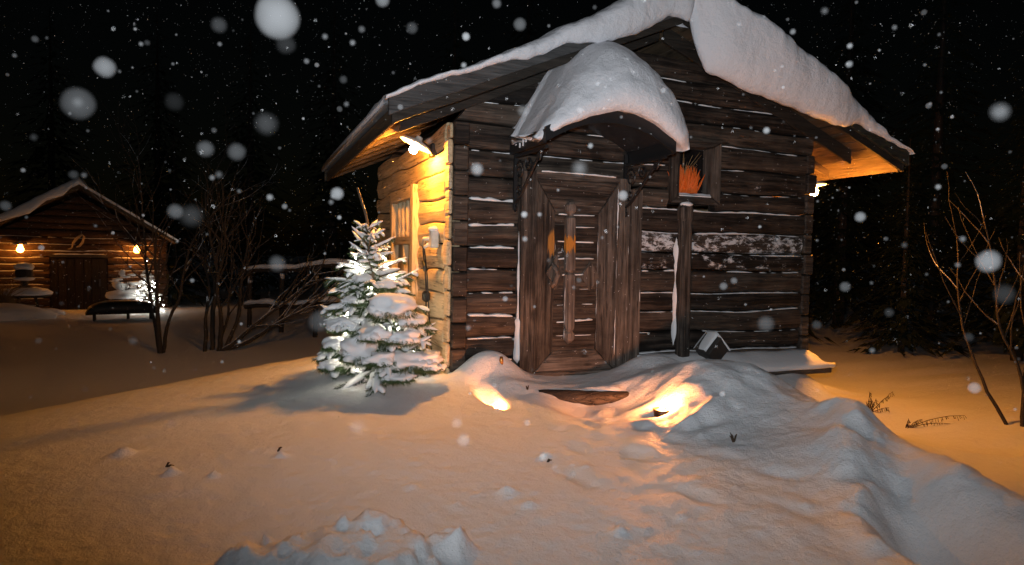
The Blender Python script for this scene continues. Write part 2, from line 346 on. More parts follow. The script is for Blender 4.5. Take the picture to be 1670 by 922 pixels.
    t = np.arctan2(Y-CR[1], X-CR[0]); rr = np.hypot(X-CR[0], Y-CR[1])
    z = z+.009*np.sin(rr*24+3*fbm(X, Y, 2.5, 2, 87)+1.5*np.sin(t*1.5))*np.exp(-((rr-.42)/.24)**2)*(np.cos(t-.15) > -.6)
    # broken blocks of snow in the foreground
    pz_ = 0*z
    for u, v, zq, h, rx, ry, a in PILE: q = onz(u, v, zq); pz_ = np.maximum(pz_, 2.2*h*np.clip(1.9*gauss(X+.03*fbm(X, Y, 9, 3, 65), Y+.03*fbm(X, Y, 9, 3, 67), q[0], q[1], rx, ry, a, 2.2), 0, 1.05)*(.85+.24*fbm(X, Y, 8, 3, 61)))
    z = z+.165*np.tanh(pz_/.12)*(1+.10*fbm(X, Y, 22, 2, 69))
    for x, y, h, r in CLODS: z = z+h*gauss(X, Y, x, y, r*.8, r*.55, .3, 2)*(1+.4*fbm(X, Y, 20, 2, 71))
    return z.reshape(shp)
PILE = [(430,915,.16,.05,.16,.09,.2),(500,905,.16,.06,.13,.09,-.2),(560,890,.18,.07,.10,.08,.4),(605,865,.2,.085,.085,.075,.5),(640,872,.18,.05,.07,.09,-.3),(585,905,.18,.06,.10,.08,.1),(660,905,.16,.05,.12,.09,.3),
    (715,893,.14,.028,.09,.06,.2),(752,884,.14,.03,.035,.035,0),(450,890,.16,.03,.06,.05,0),(530,880,.17,.03,.05,.05,0),(585,852,.19,.03,.05,.04,0),(668,868,.18,.03,.05,.05,.4),(690,912,.15,.035,.06,.06,0),(400,905,.15,.02,.05,.04,0),(630,925,.16,.05,.14,.07,0),(470,925,.15,.06,.2,.08,.1),(545,930,.15,.07,.12,.08,.1)]
CL = CR = np.array([99., 99.]); CLL, CLA = .1, 0.; CLODS = []
CLODPX = [(200,742,.035,.08),(280,773,.035,.04),(350,777,.028,.035),(460,745,.03,.04),(432,888,.05,.035),(405,900,.03,.03),
    (330,742,.015,.03),(828,804,.035,.06),(860,825,.02,.06),(670,795,.018,.05),(560,850,.03,.03),(748,884,.06,.06),(890,745,.03,.05),(735,870,.03,.05),(1010,870,.03,.05)]
def hit(u, v):
    r = ray(u, v); t = np.linspace(2, 9, 700); P = CAM+t[:, None]*r; below = P[:, 2] < ground(P[:, 0], P[:, 1]); return P[np.argmax(below)]
_clods = [(*hit(u, v)[:2], h, r) for u, v, h, r in CLODPX]; _a, _b = hit(778, 628), hit(824, 664); _cr = hit(1080, 664)
CL, CR, CLODS = (_a[:2]+_b[:2])/2, _cr[:2], _clods; CLL = float(np.hypot(*(_b-_a)[:2]))*.42; CLA = math.atan2(_b[1]-_a[1], _b[0]-_a[0])
CLODS += [(np.random.uniform(-1.2, 1.4), np.random.uniform(-3.2, -1.3), np.random.uniform(.004, .014), np.random.uniform(.015, .04)) for _ in range(45)]
def gz(x, y): return float(ground(np.array([x]), np.array([y]))[0])
def axis_pts(lo, hi, a, b, step, grow=1.16):
    p = list(np.arange(lo, hi, step)); s = step; x = p[-1]
    while x < b: s *= grow; x += s; p.append(x)
    s = step; x = p[0]
    while x > a: s *= grow; x -= s; p.insert(0, x)
    return np.array(p)
gx = axis_pts(-3.6, 4.6, -160, 160, .02); gy = axis_pts(-4.4, .8, -40, 190, .02)
GX, GY = np.meshgrid(gx, gy, indexing='ij'); GZ = ground(GX, GY)
def grid_mesh(name, X, Y, Z):
    nu, nv = X.shape; me = bpy.data.meshes.new(name); idx = np.arange(nu*nv).reshape(nu, nv)
    q = np.stack([idx[:-1, :-1], idx[1:, :-1], idx[1:, 1:], idx[:-1, 1:]], -1).reshape(-1, 4)
    me.vertices.add(nu*nv); me.vertices.foreach_set('co', np.stack([X, Y, Z], -1).astype(np.float32).ravel())
    me.loops.add(q.size); me.loops.foreach_set('vertex_index', q.ravel().astype(np.int32))
    me.polygons.add(len(q)); me.polygons.foreach_set('loop_start', np.arange(0, q.size, 4, dtype=np.int32))
    me.update(calc_edges=True); me.polygons.foreach_set('use_smooth', np.ones(len(q), bool)); return me
me = grid_mesh('snow_ground', GX, GY, GZ); me.materials.append(M['snow'])
tag(link('snow_ground', me), kind='structure')

# ------------------------------------------------------------------ the log cabin
W, D = 3.95, 3.3
XR = W/2; ZA = 3.40; ZE = 2.28; EL, ER = .60, .84; YO = -.40; YB = D+.80
def zr(x): return ZE+(ZA-ZE)*((x+EL)/(XR+EL) if x < XR else (W+ER-x)/(W+ER-XR))
cabin = thing('log_cabin', 'old dark log cabin with a snow-laden gable roof and a wooden front door', 'cabin', (XR, D/2, .2))
front = lambda s, d, z: (s, -d, z)
left = lambda s, d, z: (-d, s, z)
right = lambda s, d, z: (W+d, s, z)
back = lambda s, d, z: (s, D+d, z)
lid = [0]
def log(fn, s0, s1, z0, z1, t, mat, parent=cabin, snow=.2, back_d=-.10, amp=.012, e0=(0, 0), e1=(0, 0), name='log', seg=.11, wav=.017, ed=.024):
    """one hewn log: a slightly bowed, uneven face; e0/e1 slant its two ends (gable)"""
    lid[0] += 1; sd_ = lid[0]*3.7
    n = max(2, int((s1-s0)/seg)+1)
    prof = [(back_d, 0), (t-ed, .0), (t-ed*.3, .06), (t+.004, .25), (t+.012, .5), (t+.006, .76), (t-ed*.2, .94), (t-ed, 1.), (back_d, 1)]
    P = []; k = len(prof)
    for i in range(n):
        q = i/(n-1)
        w0 = wav*mn.noise(Vector((lerp(s0, s1, q)*1.3, z0*7.1, 3.3)))*1.6; w1 = wav*mn.noise(Vector((lerp(s0, s1, q)*1.3, z1*7.1, 3.3)))*1.6
        for d, h in prof:
            z = lerp(z0+.007+w0, z1-.007+w1, h); a = s0+lerp(e0[0], e0[1], h); b = s1+lerp(e1[0], e1[1], h); s = lerp(a, b, q)
            dd = d
            if d > back_d: dd += amp*mn.noise(Vector((s*2.3, z*5, sd_)))+.6*amp*mn.noise(Vector((s*9, z*14, sd_)))
            P.append(fn(s, dd, z))
    m = MB().grid(P, n, k); m.f += [tuple(range(k)), tuple((n-1)*k+j for j in range(k))]; m.m += [0, 0]
    o = m.build(name, mat, parent, smooth=False, col=(snow, .5, .5, 1))
    return o
def snow_line(fn, s0, s1, z, t, parent, h=.026, cover=.1, seg=.030, dep=.024, name='snow_line'):
    h = h*random.uniform(.55, 1.5); cover = cover+random.uniform(-.25, .2)
    """blown snow lying along the top edge of a log"""
    n = max(4, int((s1-s0)/seg)); P = []
    sd_ = random.random()*90
    for i in range(n+1):
        s = lerp(s0, s1, i/n); a = cover+.62*mn.noise(Vector((s*1.6, sd_, 0)))+.55*mn.noise(Vector((s*8, sd_, 4)))
        a = max(0, min(1, a+.35))*min(1, i*.7, (n-i)*.7)
        wv = .0272*mn.noise(Vector((s*1.3, z*7.1, 3.3)))
        hh = h*a*(1+.9*mn.noise(Vector((s*17, sd_, 9)))); dd = dep*(a**.5)
        zz = z+wv-.010
        for d, g in ((t-.05, -.004), (t-.026+dd*1.0, -.006), (t-.020+dd*1.25, hh*.35), (t-.026+dd*.8, hh*.85), (t-.05, hh*1.1)): P.append(fn(s, d if a > .02 else t-.055, zz+g if a > .02 else zz-.01))
    MB().grid(P, n+1, 5).build(name, M['ledgesnow'], parent, smooth=True)
def course(fn, spans, z0, z1, t, mat, snow=.2, sl=True, cover=.1, **k):
    for s0, s1 in spans:
        o = log(fn, s0, s1, z0, z1, t, mat, snow=snow, **k)
        if sl: snow_line(fn, s0+.005, s1-.005, z1, t, o, cover=cover)
tops = [.20, .41, .60, .80, .98, 1.19, 1.37, 1.57, 1.79, 1.97, 2.20, 2.42]
snowy = {7: .57, 6: .45, 8: .24, 5: .30, 4: .22, 3: .2, 10: .34, 1: .18}
for i in range(1, len(tops)):
    z0, z1 = tops[i-1], tops[i]; t = [.028, .040, .020, .036, .030][i % 5]
    if z1 < 1.99: sp = [(.125, .585), (1.815, 2.125 if z1 > 1.85 else 3.84)]
    else: sp = [(.125, 2.125)]
    if z1 > 1.85: sp.append((2.705, 3.84))
    for s0, s1 in sp:
        sn = snowy.get(i, .20) if s0 > 1.5 else .21+.08*(i in (2, 3))
        o = log(front, s0, s1, z0, z1, t, M['logx'], snow=sn)
        snow_line(front, s0+.004, s1-.004, z1, t, o, cover=(-.04 if s0 > 1.5 else .06) if i < 9 else -.26, h=(.019 if s0 > 1.5 else .034) if i < 9 else .012)
# gable courses, cut to the rake
zg = 2.42
gi = 0
while zg < 3.30:
    z1 = min(zg+.20, 3.42); gi += 1; t = (.02, .034)[gi % 2]
    def xl(z): return max(.0, (z-.02-ZE)/(ZA-ZE)*(XR+EL)-EL)
    def xr(z): return min(W, W+ER-(z-.02-ZE)/(ZA-ZE)*(W+ER-XR))
    a0, a1, b0, b1 = xl(zg)+.02, xl(z1)+.02, xr(zg)-.02, xr(z1)-.02
    if b1-a1 < .05: break
    o = log(front, a0, b0, zg, z1, t, M['logx'], snow=.12, e0=(0, a1-a0), e1=(0, b1-b0))
    if gi < 4: snow_line(front, a1+.02, b1-.02, z1, t, o, cover=-.25, h=.016)
    log(back, a0, b0, zg, z1, t, M['logx'], snow=.1, e0=(0, a1-a0), e1=(0, b1-b0))
    zg = z1
# side walls: hewn logs, coloured paler to carry the lamps' brightness
lt = [.08, .30, .51, .73, .95, 1.16, 1.38, 1.59, 1.80, 2.01, 2.22, 2.42]
for i in range(1, len(lt)):
    z0, z1 = lt[i-1], lt[i]; t = [.032, .037, .029, .034][i % 4]
    sp = [(.105, 1.09), (2.21, D)] if .86 < z1 < 2.02 else [(.105, D)]
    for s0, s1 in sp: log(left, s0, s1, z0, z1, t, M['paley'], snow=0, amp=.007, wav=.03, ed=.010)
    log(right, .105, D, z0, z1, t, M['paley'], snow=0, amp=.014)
    log(back, .0, W, z0, z1, t, M['logx'], snow=.1)
# corner ends: the end grain of the side-wall logs in the front, of the front logs at the sides
def endblock(a, b, snow, mat):
    m = MB(); m.box(a, b); o = m.build('log_end', mat, cabin, bevel=.012, col=(snow, .5, .5, 1)); return o
for i in range(1, len(lt)):
    z0, z1 = lt[i-1]+.006, lt[i]-.006; r = random.uniform(-.012, .012)
    endblock((-.006+r*.5, -.062+r, z0), (.122, .10, z1), .24, M['logx'])
    endblock((3.843, -.060-r, z0), (W+.012+r, .10, z1), .26, M['logx'])
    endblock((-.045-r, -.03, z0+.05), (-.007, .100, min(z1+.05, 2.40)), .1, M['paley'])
# foundation sill with the snow-covered ledge
MB().box((1.84, -.30, .155), (W+.08, -.03, .205)).build('foundation_sill', M['greyx'], cabin, bevel=.008, col=(.3, .5, .5, 1))
MB().box((0, -.02, -.6), (W, D, .19)).build('foundation', M['stone'], cabin)
P = []; nx = 60
for i in range(nx+1):
    q = i/nx; x = lerp(1.80, W+.11, q)
    tp = .40+.015*mn.noise(Vector((x*3, 0, 0)))-.03*q-.10*sm(.93, 1, q); ed = -.34-.03*mn.noise(Vector((x*2.2, 5, 0)))+.02*sm(.9, 1, q)
    for yy, zz in ((-.02, .2), (-.02, tp), (-.09, tp-.01), (-.18, tp-.035), (-.26, tp-.085), (ed+.01, .262), (ed-.01, .225), (ed+.02, .207), (-.2, .2065)):
        P.append((x, yy, zz+.010*mn.noise(Vector((x*5, yy*6, 2)))*(zz > .21)))
m = MB().grid(P, nx+1, 9); m.f += [tuple(range(9)), tuple(nx*9+j for j in range(9))]; m.m += [0, 0]
m.build('ledge_snow', M['ledgesnow'], cabin, smooth=True)

# ---- door and its casing
def board(name, pts, y0, y1, mat, parent, snow=.2, bevel=.006):
    """a board: convex outline in the wall plane (x, z) between y0 (front) and y1"""
    k = len(pts); m = MB(); m.add([(x, y0, z) for x, z in pts]+[(x, y1, z) for x, z in pts], [tuple(range(k)), tuple(range(2*k-1, k-1, -1))]+[(j, (j+1) % k, k+(j+1) % k, k+j) for j in range(k)])
    return m.build(name, mat, parent, bevel=bevel, col=(snow, .5, .5, 1))
def rect(x0, x1, z0, z1): return [(x0, z0), (x1, z0), (x1, z1), (x0, z1)]
board('door_casing', [(.605, .27), (.722, .25), (.722, 2.03), (.588, 2.03)], -.105, .02, M['greyz'], cabin, .18)
board('door_casing', rect(1.545, 1.662, .25, 2.02), -.098, .02, M['greyz'], cabin, .2)
board('door_casing', [(1.666, .30), (1.812, .34), (1.805, 1.93), (1.664, 1.93)], -.085, .02, M['greyz'], cabin, .17)
o = board('door_header', rect(.726, 1.541, 1.985, 2.045), -.11, .02, M['greyx'], cabin, .25)
snow_line(front, .74, 1.53, 2.045, .125, o, h=.018, cover=.2)
door = MB().box((.73, -.03, .27), (1.538, .015, 1.975)).build('door', M['logz'], cabin, col=(.1, .5, .5, 1))
ox0, ox1, oz0, oz1, ix0, ix1, iz0, iz1 = .728, 1.54, .275, 1.978, .93, 1.365, .46, 1.70
def mitre(name, o2, mat, sn):
    # a bevelled frame board: raised outer edge, sunk inner edge
    (a, b, c, d) = o2; m = MB(); f = lambda p, y: (p[0], y, p[1])
    m.add([f(a, -.098), f(b, -.098), f(c, -.058), f(d, -.058), f(a, -.028), f(b, -.028), f(c, -.028), f(d, -.028)], [(0,1,2,3),(7,6,5,4),(0,4,5,1),(1,5,6,2),(2,6,7,3),(3,7,4,0)])
    m.build(name, mat, door, bevel=.005, col=(sn, .5, .5, 1))
g = .004
mitre('frame_board', [(ox0, oz0+g), (ox0, oz1-g), (ix0, iz1-g), (ix0, iz0+g)], M['orangeframe'], .17)
mitre('frame_board', [(ox1, oz1-g), (ox1, oz0+g), (ix1, iz0+g), (ix1, iz1-g)], M['greyz'], .2)
mitre('frame_board', [(ox0+g, oz1), (ox1-g, oz1), (ix1-g, iz1), (ix0+g, iz1)], M['greyx'], .14)
mitre('frame_board', [(ox1-g, oz0), (ox0+g, oz0), (ix0+g, iz0), (ix1-g, iz0)], M['greyx'], .3)
board('threshold_strip', rect(.735, 1.535, .245, .272), -.115, -.03, M['greyx'], door, .25)
zz = iz0; k = 0
while zz < iz1-.03:
    z1 = min(zz+random.uniform(.125, .155), iz1); k += 1
    if iz1-z1 < .05: z1 = iz1
    fr = (-.050, -.040, -.056)[k % 3]
    board('panel_board', rect(ix0+.002, ix1-.002, zz+.004, z1-.004), fr, -.027, M['logx'], door, .2+.14*(k in (4, 7)))
    snow_line(front, ix0+.01, ix1-.01, z1-.002, -fr+.018, door, h=.013, cover=.15, dep=.016)
    zz = z1
# carved bar: pointed head, waist in the middle, ball at the foot
def barw(h):
    return interp(h, [0, .02, .05, .075, .095, .11, .13, .47, .485, .50, .515, .53, .86, .885, .905, .93, .965, 1],
                     [.01, .038, .055, .050, .030, .028, .050, .052, .050, .026, .050, .053, .052, .048, .030, .055, .050, .006])
P = []; nn = 64
for i in range(nn+1):
    h = 1-i/nn; z = .52+1.29*h; w = barw(1-h); cx = 1.085-.015*h
    for a, b in ((-1, 0), (-.92, .65), (-.6, 1), (.6, 1), (.92, .65), (1, 0)): P.append((cx+a*w, -.055-.055*b*min(1, w/.04), z))
m = MB().grid(P, nn+1, 6); m.f += [tuple(range(6)), tuple(nn*6+j for j in range(6))]; m.m += [0, 0]
m.build('carved_bar', M['orangebar'], door, col=(.2, .5, .5, 1))
board('lock_plate', [(.84, 1.16), (.935, 1.02), (.985, 1.16), (.925, 1.30)], -.108, -.06, M['greyz'], door, .3)
m = MB(); m.tube([(.885, -.11, 1.24), (.905, -.15, 1.2), (.915, -.16, 1.14), (.90, -.15, 1.08), (.885, -.11, 1.04)], [.018, .022, .024, .022, .018], 8)
m.build('door_handle', M['orangebar'], door, smooth=True, col=(.2, .5, .5, 1))
board('lozenge_plate', [(1.20, 1.13), (1.29, 1.01), (1.365, 1.13), (1.29, 1.25)], -.078, -.05, M['greyz'], door, .25)
def frost_line(x, y, z0, z1, w, sd_, cov, parent):
    n = int((z1-z0)/.022); P = []
    for i in range(n+1):
        z = lerp(z0, z1, i/n); a = max(0, min(1, cov+.75*mn.noise(Vector((z*2.6, sd_, 1)))+.5*mn.noise(Vector((z*9, sd_, 5)))))*min(1, i*.5, (n-i)*.5)
        for b in range(5): P.append((x+w*a*(b/2-1)+.004*mn.noise(Vector((z*14, sd_, 3))), y-(.010*a*math.sin(b/4*math.pi) if a > .02 else -.012), z))
    MB().grid(P, n+1, 5).build('frost_line', M['ledgesnow'], parent, smooth=True)
frost_line(.724, -.100, .32, 1.97, .007, 2, .05, door); frost_line(1.542, -.098, .30, 1.95, .009, 5, .12, door); frost_line(1.664, -.094, .34, 1.90, .012, 8, .18, door); frost_line(1.808, -.082, .36, 1.85, .008, 11, -.05, door)
frost_line(.932, -.062, .5, 1.66, .006, 14, -.1, door); frost_line(1.362, -.062, .5, 1.66, .006, 17, .0, door); frost_line(1.025, -.092, .55, 1.05, .010, 20, .15, door)
# post standing beside the door
m = MB(); P = []
for z, w in ((.28, 1), (1.0, .97), (1.66, .96), (1.70, 1.12), (1.79, 1.1), (1.82, .85)):
    for a, b in ((-1, -.6), (-.6, -1), (.6, -1), (1, -.6), (1, .8), (-1, .8)): P.append((2.29+a*.062*w+.012*(1-z), -.105+b*.045*w, z))
m.grid(P, 6, 6, 0, True); m.f += [tuple(range(6)), tuple(30+j for j in range(6))]; m.m += [0, 0]
post = m.build('wall_post', M['greyz'], cabin, col=(.16, .5, .5, 1))
MB().blob((2.285, -.11, 1.825), .062, (1.05, .85, .45), .2).build('snow_cap', M['ledgesnow'], post, smooth=True)
P = []
for i in range(40):
    z = .46+i*.027; a = max(0, .55+.9*mn.noise(Vector((z*4, 3, 1))))*min(1, i*.3, (39-i)*.3)
    for b in range(5): P.append((2.232-.034*a*math.sin(b/4*math.pi/2), -.03-.055*a*math.cos(b/4*math.pi/2)-.01, z))
MB().grid(P, 40, 5).build('snow_strip', M['ledgesnow'], post, smooth=True)
# snow drifted up against the left casing
P = []
for i in range(60):
    z = .36+i*.021; a = max(0, .30+.8*mn.noise(Vector((z*3, 9, 1)))+.4*(z < .75))*min(1, i*.5, (59-i)*.3)
    for b in range(5): P.append((.602-.045*a*math.sin(b/4*math.pi/2), -.035-.06*a*math.cos(b/4*math.pi/2), z))
MB().grid(P, 60, 5).build('drifted_snow', M['ledgesnow'], cabin, smooth=True)

# ---- front window
win = MB().box((2.21, .07, 1.93), (2.60, .085, 2.38)).build('window', M['glass'], cabin)
for pts, mt in (([(2.13, 1.845), (2.215, 1.92), (2.215, 2.385), (2.13, 2.44)], 'greyz'), ([(2.70, 1.845), (2.70, 2.44), (2.60, 2.385), (2.60, 1.92)], 'greyz'),
                ([(2.136, 2.44), (2.222, 2.388), (2.594, 2.388), (2.694, 2.44)], 'greyx'), ([(2.136, 1.845), (2.694, 1.845), (2.594, 1.918), (2.222, 1.918)], 'greyx')):
    board('window_frame', pts, -.075, .09, M[mt], win, .22)
m = MB(); P = []
for i in range(24):
    x = 2.222+i/23*.372; h = .022+.012*mn.noise(Vector((x*9, 1, 1)))
    for y, z in ((.06, 1.92), (.05, 1.92+h*1.5), (-.0, 1.92+h), (-.06, 1.92+h*.8), (-.082, 1.91), (-.07, 1.905)): P.append((x, y, z))
m.grid(P, 24, 6).build('sill_snow', M['ledgesnow'], win, smooth=True)
# ---- left window with its turned slats
lw = MB().box((-.004, 1.11, .88), (.05, 2.19, 1.93)).build('window', M['paleglass'], cabin)
def lbox(name, y0, y1, z0, z1, x0=-.075, mat='palez', parent=lw): return MB().box((x0, y0, z0), (-.002, y1, z1)).build(name, M[mat], parent, bevel=.006)
lbox('window_frame', 1.05, 1.17, .82, 1.99, -.095); lbox('window_frame', 2.12, 2.24, .82, 1.99, -.085)
lbox('window_frame', 1.172, 2.118, 1.86, 1.985, -.09, 'paley'); lbox('window_frame', 1.172, 2.118, .80, .91, -.10, 'paley')
lbox('cross_rail', 1.172, 2.118, 1.40, 1.48, -.065, 'paley'); lbox('mullion', 1.60, 1.69, .912, 1.398, -.06)
for k in range(4):
    y = 1.31+k*.19; MB().lathe((-.035, y, 1.482), [(.0, 0), (.030, 0), (.036, .04), (.022, .08), (.034, .2), (.030, .3), (.022, .33), (.034, .375), (.0, .376)], 10).build('slat', M['palez'], lw, smooth=True)

# ---- roof
rid = [0]
def slope_pt(side, q, y, h):
    x = lerp(-EL, XR, q) if side == 0 else lerp(W+ER, XR, q)
    return (x, y, zr(x)+h)
for side in (0, 1):
    L = math.hypot(XR+EL, ZA-ZE) if side == 0 else math.hypot(W+ER-XR, ZA-ZE); n = int(L/.17)
    for k in range(n):                                        # roof boards run from gable to gable, seen from below
        q0, q1 = k/n+.004, (k+1)/n-.004; h0 = .095+random.uniform(-.012, .006); P = [slope_pt(side, q, y, h) for y in (YO+.03, YB-.03) for q, h in ((q0, h0), (q1, h0), (q1, .125), (q0, .125))]
        MB().add(P, [(0,1,2,3),(7,6,5,4),(0,4,5,1),(1,5,6,2),(2,6,7,3),(3,7,4,0)]).build('roof_board', M['oldy'], cabin, bevel=.004)
    # corrugated sheet over the boards; its edge shows as teeth along the eave
    P = []; ny = 400; qs = (-.022, .3, .65, .995)
    for i in range(ny+1):
        y = lerp(YO-.03, YB+.03, i/ny); c = .012*math.sin(y*2*math.pi/.065)
        for q in qs: P.append(slope_pt(side, q, y, .148+c))
    MB().grid(P, ny+1, 4).build('roof_sheet', M['metalroof'], cabin, smooth=True)
    bm_ = M['barge'] if side == 0 else M['mossbarge']
    def rake(name, y0, y1, h0, h1, q0, q1, mat, bend=0, sn=.1):
        P = []; ns = 24
        for i in range(ns+1):
            q = lerp(q0, q1, i/ns); w = .006*mn.noise(Vector((q*7, h0*9, side)))
            for y, h in ((y0, h0+w), (y1, h0+w), (y1, h1+w), (y0, h1+w)): P.append(slope_pt(side, q, y, h))
        m = MB().grid(P, ns+1, 4, 0, True); m.f += [(0,1,2,3), tuple(ns*4+j for j in range(4))]; m.m += [0, 0]
        return m.build(name, mat, cabin, bevel=.004, col=(sn, .5, .5, 1))
    rake('barge_board', YO-.045, YO-.012, .06, .215 if side == 0 else .225, -.012, .997, bm_, sn=.22)
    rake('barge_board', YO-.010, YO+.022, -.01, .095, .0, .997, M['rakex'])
    rake('barge_board', YB+.012, YB+.045, .0, .20, -.01, .997, M['oldx'])
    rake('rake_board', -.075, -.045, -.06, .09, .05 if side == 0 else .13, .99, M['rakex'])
    # eave fascia and the rafter tails under the overhang
    xe = -EL if side == 0 else W+ER; sg = 1 if side == 0 else -1
    MB().box((min(xe, xe+sg*.028), YO+.024, ZE-.01), (max(xe, xe+sg*.028), YB-.01, ZE+.115)).build('eave_board', M['oldy'], cabin, bevel=.005)
    for k in range(5):
        y = .55+k*.66; P = [slope_pt(side, q, y+dy, h) for q, h0_ in ((.012, .0), (.30, .0)) for dy, h in ((-.04, -.0), (.04, -.0), (.04, .09), (-.04, .09))]
        MB().add(P, [(0,1,2,3),(7,6,5,4),(0,4,5,1),(1,5,6,2),(2,6,7,3),(3,7,4,0)]).build('rafter', M['oldx'], cabin, bevel=.005)

# ---- roof snow: one heavy blanket per slope
def roof_snow(side):
    nq = 110; P = []
    for i in range(nq+1):
        q = i/nq
        if side == 0:
            T = interp(q, [0, .05, .2, .45, .62, .8, 1], [.07, .075, .08, .12, .17, .24, .30])
            droop = interp(q, [0, .25, .3, .42, .55, .68, .8, .92, 1], [-.185, -.185, -.175, -.12, -.15, -.05, -.03, -.08, .02]) + .010*mn.noise(Vector((q*30, 2, 0)))
            ov = interp(q, [0, .2, .5, .8, .97, 1], [.045, .05, .07, .13, .14, .12])
        else:
            T = interp(q, [0, .04, .15, .3, .5, .75, .93, 1], [.03, .06, .11, .16, .20, .22, .22, .26])
            droop = interp(q, [0, .12, .2, .28, .34, .44, .6, .8, .93, .975, 1], [-.20, -.17, -.14, -.12, .02, .10, .19, .30, .34, .16, -.06]) + .012*mn.noise(Vector((q*22, 7, 0)))
            ov = interp(q, [0, .2, .3, .45, .7, .88, .97, 1], [.05, .07, .13, .22, .28, .24, .13, .11])
        bt = -droop                                           # bottom height above the rake line
        prof = [(YB, .16), (YB+.10, .165), (YB+.13, .16+T*.5), (YB+.06, .16+T*.95), (YB-.2, .16+T), (2.2, .16+T*1.02), (1.1, .16+T), (.4, .16+T), (.0, .16+T*.995), (YO+.25, .16+T*.98)]
        y1 = YO-.045-ov; top = .16+T*.97
        hh = top-bt
        for a in np.linspace(0, 1, 16):                       # rounded lip and front face
            ang = a*math.pi/2
            yy = lerp(YO+.14, y1, math.sin(ang)**.9); z_ = lerp(top-min(.55*hh, .5*T+.03), top, math.cos(ang)**.8)
            prof.append((yy, z_))
        zl = prof[-1][1]
        for a in np.linspace(.12, 1, 9): ag = a*math.pi/2; prof.append((lerp(y1, YO-.06, (1-math.cos(ag))*.9), lerp(zl, bt, math.sin(ag)**1.1)))
        prof += [(YO-.052, bt+.012), (YO-.05, max(bt+.02, .10))]
        prof += [(YO-.04, .218 if bt < .2 else .235), (YO+.1, .172)]
        x = slope_pt(side, q-.022*(1-q)*(1-q), 0, 0)[0]
        for j, (y, h) in enumerate(prof):
            amp = .021 if 3 <= j < len(prof)-4 else .004
            nz = amp*mn.noise(Vector((x*3.1, y*3.1, h*3)))+.55*amp*mn.noise(Vector((x*11, y*11, h*10)))
            P.append((x, y-nz*1.2, zr(x)+h+nz))
    k = len(P)//(nq+1); m = MB().grid(P, nq+1, k, 0, True); m.f += [tuple(range(k)), tuple(nq*k+j for j in range(k))]; m.m += [0, 0]
    m.build('roof_snow', M['roofsnow'], cabin, smooth=True)
roof_snow(0); roof_snow(1)
# snow bridging the ridge
P = []; n = 40
for i in range(n+1):
    y = lerp(YO+.04, YB, i/n)
    for a in np.linspace(-1, 1, 13):
        x = XR+a*.42; h = .20+.34*(1-abs(a)**2.2)**.6*(.9+.2*mn.noise(Vector((y*2, a, 3)))) - .02
        P.append((x, y-.06*(1-a*a), zr(XR)-abs(a)*.17+h-.04))
for a in (0,):
    m = MB().grid(P, n+1, 13); m.f += [tuple(range(13))]; m.m += [0]
m.build('ridge_snow', M['roofsnow'], cabin, smooth=True)

# ---- arched canopy over the door
cx0, cx1, cyf, czb, rise = .50, 1.66, -.76, 2.27, .19
def arch(x): a = (x-(cx0+cx1)/2)/((cx1-cx0)/2); return czb+rise*max(0, 1-a*a)
P = []; n = 24
for i in range(n+1):
    x = lerp(cx0, cx1, i/n)
    for y, h in ((cyf, 0), (-.04, 0), (-.04, .014), (cyf, .014)): P.append((x, y, arch(x)+h))
m = MB().grid(P, n+1, 4, 0, True); m.f += [(0,1,2,3), tuple(n*4+j for j in range(4))]; m.m += [0, 0]
canopy = m.build('door_canopy', M['sheet'], cabin)
P = []
for i in range(n+1):
    x = lerp(cx0-.01, cx1+.01, i/n)
    for y, h in ((cyf-.014, -.095), (cyf+.012, -.095), (cyf+.012, .018), (cyf-.014, .018)): P.append((x, y, arch(x)+h))
m = MB().grid(P, n+1, 4, 0, True); m.f += [(0,1,2,3), tuple(n*4+j for j in range(4))]; m.m += [0, 0]
m.build('front_band', M['iron'], canopy)
for x in (cx0, cx1):
    m = MB().box((x-.012, cyf+.014, czb-.10), (x+.012, -.045, czb+.002))
    m.build('side_band', M['iron'], canopy)
    m = MB(); xs = x+(.035 if x < 1 else -.035)
    m.box((xs-.016, -.085, 1.70), (xs+.016, -.062, czb-.02)); m.box((xs-.014, -.70, czb-.13), (xs+.014, -.086, czb-.105))
    m.tube([(xs, -.08, 1.76), (xs, -.20, 1.82), (xs, -.36, 1.95), (xs, -.50, 2.06), (xs, -.62, 2.13)], .014, 6)
    def spiral(cy, cz, r, turns, ph, dirn):
        return [(xs, cy+dirn*r*(1-.75*t)*math.cos(ph+turns*2*math.pi*t), cz+r*(1-.75*t)*math.sin(ph+turns*2*math.pi*t)) for t in np.linspace(0, 1, 26)]
    for a in ((-.17, 2.03, .085, 1.4, .5, 1), (-.36, 2.07, .065, 1.3, 2.5, -1), (-.16, 1.87, .05, 1.2, 4.2, 1), (-.10, 1.71, .035, 1.2, 1.5, -1), (-.56, 2.10, .04, 1.2, 3, 1)): m.tube(spiral(*a), .009, 5)
    m.build('scroll_bracket', M['iron'], canopy)
for k in range(7):                                            # snow smears caught in the side rail
    y = -.66+k*.075+random.uniform(-.02, .02); MB().box((cx0-.022, y, czb-.075+random.uniform(-.012, .035)), (cx0-.013, y+random.uniform(.010, .026), czb-.015-random.uniform(0, .02))).build('snow_smear', M['ledgesnow'], canopy, bevel=.003)
